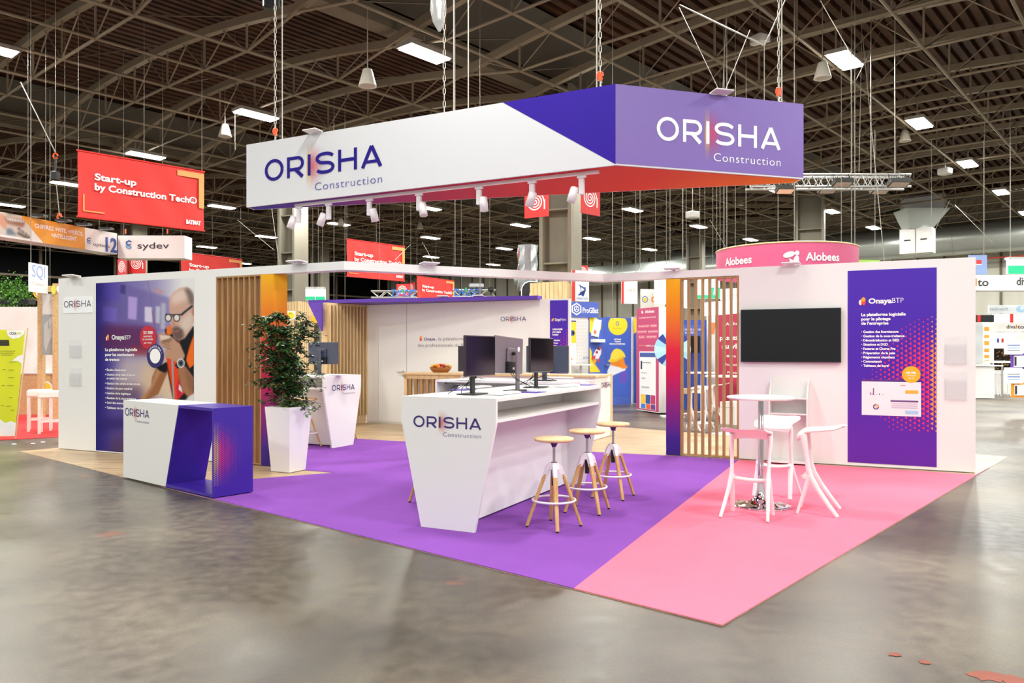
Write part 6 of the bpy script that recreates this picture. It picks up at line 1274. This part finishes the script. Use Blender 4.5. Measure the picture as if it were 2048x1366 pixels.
blob(-.10, .06, .12, .06, .25); blob(.04, -.08, .055, .12, -.2); blob(.06, .09, .045, .05, 0); 
for i in range(3): blob(-.05+.0*i, -.06-.035*i, .07-.015*i, .012, -.6)
b.tube(Vector((cx_, cy_-r_-.015, zc_+.13)), Vector((cx_, cy_-r_-.015, zc_+.131)), .001, LET, 3); b.build('bee_emblem', t)
b = MB()
for i in range(6): a = i*math.pi/3+.3; p = Vector((cx_+r_*math.cos(a), cy_+r_*math.sin(a), zt_)); b.tube(p, p+Vector((0, 0, 5.8)), .008, CABLE, 4)
b.build('hanging_wire', t)
# light truss at right
Yt = 19.0; t = thing('lighting_truss', at(1680, 360, Yt), 'horizontal aluminium lighting truss at the right end of the header', 'truss'); z0, z1 = at(0, 373, Yt).z, at(0, 349, Yt).z; x0, x1 = at(1500, 0, Yt).x, at(1822, 0, Yt).x
for n, yy in enumerate((Yt, Yt+.35)):
    for zz_ in (z0, z1): b = MB(); b.tube((x0, yy, zz_), (x1, yy, zz_), .03, ALU, 10); b.build('rail', t)
b = MB(); k = 26
for i in range(k):
    xa, xb_ = x0+(x1-x0)*i/k, x0+(x1-x0)*(i+1)/k
    for yy in (Yt, Yt+.35): b.tube((xa, yy, z0 if i % 2 else z1), (xb_, yy, z1 if i % 2 else z0), .012, ALU, 5)
    b.tube((xa, Yt, z1), (xb_, Yt+.35, z1), .01, ALU, 5)
b.build('lattice', t); b = MB()
for px in (1703, 1742, 1790): p = at(px, 349, Yt); b.tube(p, p+Vector((0, 0, 4.2)), .014, CABLE, 5)
p = at(1703, 349, Yt); b.tube(p, (p.x, p.y, .9+1.9), .011, CABLE, 5); b.build('hanging_wire', t)
FLB = M('flood_black', '35342F', .5); FLG = M('flood_glass', 'D8C8B8', .2)
for i, (px, py, Y, w_, on) in enumerate(((1570, 379, 18.6, .42, 1), (1655, 379, 19.8, .42, 0), (1685, 365, 18.7, .44, 0), (1760, 380, 19.8, .42, 0), (1798, 365, 18.7, .48, 0))):
    p = at(px, py, Y); f = thing('floodlight', p, 'ribbed black floodlight hanging from the lighting truss, %s from the left' % ('first', 'second', 'third', 'fourth', 'fifth')[i], 'floodlight', 'floodlights on the lighting truss')
    a = Vector((1, 0, 0)), Vector((0, 1, -.28)).normalized(); a = (a[0], a[1], a[0].cross(a[1])); b = MB(); b.box(p, (w_, .26, .10), FLB, ax=a)
    for q in range(9): b.box(p+a[0]*(w_*(q-4)/9)+a[2]*.06, (.012, .24, .05), FLB, ax=a)
    b.build('casing', f); b = MB(); b.box(p-a[2]*.055, (w_*.85, .2, .012), M('flood_lit', 'F3C9A0', .3, emit=.5) if on else FLG, ax=a); b.build('glass', f); b = MB(); b.tube(p+Vector((-w_/2, 0, 0)), p+Vector((-w_/2+.04, .1, .22)), .012, BLACK, 5); b.tube(p+Vector((w_/2, 0, 0)), p+Vector((w_/2-.04, .1, .22)), .012, BLACK, 5); b.build('yoke', f)
# projector and camera like lamps in the roof
for i, (px, py, Y, lab) in enumerate(((1520, 80, 21, 'white roof projector above the violet end of the header'), (1890, 343, 30, 'white roof spotlight right of the lighting truss'), (1385, 430, 30, 'white roof projector below the header, right of the middle column'), (1885, 343.5, 30.6, None))):
    if not lab: continue
    p = at(px, py, Y); f = thing('roof_projector', p, lab, 'projector'); b = MB(); b.box(p, (.42, .4, .26), M('proj_white', 'D9D6CF', .5), rz=.5, bev=.04); b.build('body', f); b = MB(); b.tube(p, p+Vector((.0, 0, 1.4)), .015, CABLE, 5); b.build('bracket', f)
# right hand stands
t, pl, w0, w1, L_ = panel('stand_header', 'long white header with black and orange lettering at the right edge', 'sign', 1946, 2120, 23.0, 23.0, 550, 581, SYW, .5)
b = MB(); DV = M('dark_letter', '45443F', .5); textp(b, pl, 'diva', 1930, 1949.5, 572, 15, DV, n=.005, bold=.02); textp(b, pl, 'l', 1950.3, 1953.5, 572, 15, M('dot_orange'), n=.005, bold=.02); textp(b, pl, 'to', 1955, 1977, 572, 15, DV, n=.005, bold=.02); textp(b, pl, 'divalto', 2033, 2084, 570, 15, DV, n=.005, bold=.02); b.build('lettering', t)
t, pl, w0, w1, L_ = panel('hanging_flag', 'blue flag with small red and white square behind the right wall corner', 'flag', 1937, 1974, 24, 24, 510, 549, M('flag_blue', '8298C4', .6), .02, part='cloth'); b = MB(); a_, v0 = pl.px(1953, 528); c_, v1 = pl.px(1963, 520); rect(b, pl, a_, v0, c_, v1, RED, 0, .006); a_, v0 = pl.px(1948, 530); rect(b, pl, a_, v0, c_, v0+.03, LET, 0, .006); b.build('emblem', t); wires(t, pl, (.5,), w1)
exit_sign(2016, 2080, 26, 519, 531, 548, 'pale green lit box above the right header', False)
t, pl, w0, w1, L_ = panel('hanging_sign', 'curved white sign with pale grey letters and blue swirl', 'sign', 1978, 2100, 25, 25, 610, 627, M('sign_soft', 'E8EEF2', .5), .05); b = MB(); textp(b, pl, 'tech-soft', 1979.5, 2016, 621, 6.5, M('text_soft'), n=.004, bold=-.004); u, w = pl.px(2042, 618); disc(b, pl, u, w, .11, M('swirl_blue', 'A9D3EE', .5), .004, rx=.16); disc(b, pl, u+.03, w+.03, .05, LET, .006); b.build('lettering', t)
t, pl, w0, w1, L_ = panel('partition_wall', 'white stand wall with lettering, flag and night photo at the right edge', 'wall panel', 1976, 2120, 27.5, 27.0, 645, 800, PWH, .08, toground=True)
b = MB(); textp(b, pl, 'diva', 2013, 2031, 657, 7, DV, n=.004, bold=.02); textp(b, pl, 'l', 2031.7, 2034, 657, 7, M('dot_orange'), n=.004, bold=.02); textp(b, pl, 'to', 2035, 2048, 657, 7, DV, n=.004, bold=.02); textp(b, pl, 'Solutions métiers ERP • CRM', 1993, 2050, 665, 2.5, M('text_soft'), n=.004, bold=0)
for x, cc in ((1994, '2B3A8C'), (1998.5, 'F4F4F4'), (2003, 'C8232E')): a_, v0 = pl.px(x, 685); c_, v1 = pl.px(x+4, 677); rect(b, pl, a_, v0, c_, v1, M('flag_'+cc, cc, .5), 0, .005)
b.build('lettering', t); c = Canvas(1985, 690, 2030, 750, 3, '1A1512')
for i in range(150): x, y = R.uniform(1988, 2024), R.uniform(698, 738); c.ell(x, y, R.uniform(.3, .8), R.uniform(.3, .9), ('E8962C', 'F5C86A', 'A85A1E')[i % 3], 0, .8, 8)
print_pic(pl, ((pl.px(1988, 720)[0], pl.px(1988, 740)[1]), (pl.px(2022, 720)[0], pl.px(1988, 697)[1])), c.fn(), 'night_photo', t, step=.03, n=.005)
t, pl, w0, w1, L_ = panel('banner_column', 'white upright panel with orange word at right', 'banner', 1967, 1979, 27, 27, 644, 728, LET, .1); b = MB()
for i, yy in enumerate((662, 676, 690, 704, 716, 725)): a_, v0 = pl.px(1968.5, yy); c_, v1 = pl.px(1978, yy-(8, 6, 8, 7, 6, 5)[i]); rect(b, pl, a_, v0, c_, v1, M('word_orange', 'F3A22E', .5), 0, .005)
b.build('orange_blocks', t)
t, pl, w0, w1, L_ = panel('stand_wall', 'pale grey stand wall just right of the long white wall', 'wall panel', 1940, 1966, 26, 26.2, 645, 726, M('pale_grey_wall', 'C9CCCC', .6), .06)
t, pl, w0, w1, L_ = panel('screen', 'small black and red display above the right stand wall', 'screen', 1955, 1988, 26.5, 26.5, 630, 644, BLACK, .1); b = MB(); a_, _ = pl.px(1961, 640); rect(b, pl, 0, w0, a_, w1, M('sign_red'), 0, .004); b.build('red_field', t)
t, pl, w0, w1, L_ = panel('stand_wall', 'white upper board with red end at the right edge', 'wall panel', 1988, 2120, 27, 27, 628, 645, LET, .1); b = MB(); a_, _ = pl.px(2020, 640); c_, _ = pl.px(2026.5, 640); rect(b, pl, a_, w0, c_, w1, M('sign_red'), 0, .004); b.build('red_field', t)
A_ = G(1990, 798); t = thing('reception_counter', A_, 'white reception counter at the right behind the wall corner', 'counter'); x0_ = at(1935, 0, A_.y).x; b = MB(); b.box(((x0_+A_.x)/2, A_.y+.3, .52), (A_.x-x0_, .55, 1.0), PWH); b.build('cabinet', t); b = MB(); b.box(((x0_+A_.x)/2+.1, A_.y+.3, 1.05), (A_.x-x0_+.3, .65, .04), WHITE2); b.build('worktop', t)
t, pl, w0, w1, L_ = panel('light_counter', 'thin white table top beyond the reception counter at right', 'table', 1988, 2022, 25.5, 25.5, 722, 726, WHITE2, .6); b = MB(); 
for x in (.1, L_-.1): b.tube(pl.pt(x, 0, -.3), pl.pt(x, w0, -.3), .03, ALU, 8)
b.build('leg', t)
for i, (xl, xr, yt, yb, m_, lab) in enumerate(((2010, 2045, 679, 709, LET, 'upper white card on the leaflet display at the right edge'), (2010, 2045, 735, 767, LET, 'lower white card on the leaflet display at the right edge'), (2023, 2060, 707, 738, VIO2, 'violet framed holder on the leaflet display'), (2024, 2060, 765, 795, M('word_orange'), 'orange framed holder on the leaflet display'))):
    t, pl, w0, w1, L_ = panel('display_card', lab, 'display card', xl, xr, 18.5-.05*(i < 2), 18.5-.05*(i < 2), yt, yb, m_, .04); b = MB()
    if i < 2:
        for j in range(3): rect(b, pl, .06, w0+.09+.06*j, L_-.06, w0+.11+.06*j, (M('text_soft'), M('swirl_blue'), PB)[(j+i) % 3], 0, .004)
    else: rect(b, pl, .05, w0+.05, L_, w1-.05, LET, 0, .02); rect(b, pl, .06, w0+.08, .1, w1-.08, NAV, .02, .03)
    b.build('printing', t)
for i, x in enumerate((1984, 2009, 2034)): p = G(x, 790+i); t = thing('white_stool', p, 'slim white high stool, %s under the thin table at right' % ('left', 'middle', 'right')[i], 'bar stool', 'white stools at the right stand'); b = MB(); b.lathe(p, [(0, .73), (.16, .73), (.16, .77), (0, .77)], WST, 16); b.build('seat', t); b = MB(); [b.tube(p+Vector((.14*math.cos(a), .14*math.sin(a), .73)), p+Vector((.2*math.cos(a), .2*math.sin(a), 0)), .014, WST, 5) for a in (.5, 2.1, 3.6, 5.2)]; b.build('leg', t)
t, pl, w0, w1, L_ = panel('stand_header', 'lime green strip above the right wall', 'sign', 1703, 1760, 24, 24, 520, 540, M('lime_strip', '9CCB4A', .5), .05)
# extra hanging wires over the hall
k = 0
for px, y0, y1, Y in ((1280, 390, 540, 20), (1340, 360, 540, 22), (1365, 380, 530, 24), (1440, 385, 505, 21), (1492, 370, 500, 20), (1750, 260, 500, 22), (1863, 280, 470, 24), (1967, 280, 510, 24), (2020, 330, 520, 25), (910, 420, 530, 16), (960, 440, 600, 18), (560, 545, 620, 22), (100, 180, 640, 22), (62, 420, 530, 18), (470, 60, 300, 24), (668, 440, 600, 24), (1225, 565, 640, 18), (690, 550, 600, 24), (1110, 560, 590, 26)):
    a, c = at(px, y0, Y), at(px, y1, Y); 
    if y0 > 300: a = Vector((c.x, c.y, 9.6))
    b = MB(); b.tube(a, c, .007, CABLE, 4); tag(b.build('suspension_wire', base=c), 'thin steel wire hanging '+{1280: 'above the gap left of the blue helmet door', 1340: 'above the right gradient post', 1365: 'above the left end of the open slats', 1440: 'at the left end of the pink drum header', 1492: 'behind the pink drum header, left half', 1750: 'above the left part of the violet poster', 1863: 'above the right edge of the violet poster', 1967: 'above the small blue flag', 2020: 'above the pale green lit box', 910: 'above the storeroom lettering', 960: 'behind the header, above the middle monitor', 560: 'beside the left hall column, above the left gradient post', 100: 'left of the large red banner, above the square white sign', 62: 'at the far left, through the amber header', 470: 'between the large red banner and the header', 668: 'above the left end of the canopy', 1225: 'in front of the far wall, above the blue and yellow door', 690: 'at the left edge of the second red banner', 1110: 'in front of the middle column'}[px], 'wire', 'loose suspension wires')
for i, (x0_, y0_, x1_, y1_, Y) in enumerate(((1640, 0, 1700, 105, 14), (1725, 0, 1718, 345, 18), (1725, 70, 1780, 640, 17), (1765, 55, 1712, 160, 18), (1765, 55, 1830, 15, 20), (1615, 375, 1560, 290, 22), (1910, 410, 1985, 485, 30), (540, 390, 558, 525, 24), (475, 440, 548, 500, 24), (1900, 400, 1870, 460, 28), (1420, 440, 1455, 500, 28), (820, 490, 790, 520, 30), (845, 485, 870, 530, 30), (1120, 470, 1130, 440, 26))):
    a, c = at(x0_, y0_, Y+1), at(x1_, y1_, Y); b = MB(); b.tube(a, c, .009, CABLE, 4); tag(b.build('steel_sling', base=c), 'slanting steel sling '+('above the violet header end, reaching the nearest right hall light', 'long one passing beside the lighting truss', 'long one crossing the lighting truss down to the right wall', 'right of the nearest right hall light, leaning left', 'right of the nearest right hall light, leaning right', 'just left of the lighting truss', 'right of the air handling unit', 'beside the left hall column, upper', 'beside the left hall column, lower', 'just above the air handling unit', 'left of the dark column under the header end', 'above the second red banner, left', 'above the second red banner, right', 'right of the middle column')[i], 'cable', 'slanting slings under the roof')

# name the hall lights by what can be seen of them
bpy.context.view_layer.update(); dg = bpy.context.evaluated_depsgraph_get(); rows = {}
for v, u, o in FIXT:
    q = o.location; O = Vector((0, 0, EYE)); d = (q+Vector((0, 0, -.03))-O); px, py = CX+F*q.x/q.y, HY-F*(q.z-EYE)/q.y
    hit, loc, nrm, idx, ob, mw = scene.ray_cast(dg, O, d.normalized(), distance=d.length-.25)
    if 0 <= px <= 2048 and 0 <= py and not hit: rows.setdefault(v, []).append((u, o))
    else: o['label'] = 'hall light mostly hidden behind signs, columns or trusses, or cut by the photo edge'
ORD = ('first', 'second', 'third', 'fourth', 'fifth', 'sixth', 'seventh', 'eighth', 'ninth', 'tenth', 'eleventh')
for j, v in enumerate(sorted(rows)):
    for i, (u, o) in enumerate(sorted(rows[v], key=lambda t: t[0])):
        o['label'] = 'glowing hall light, %s nearest in the %s visible row counted from the right' % (ORD[i], ORD[j])
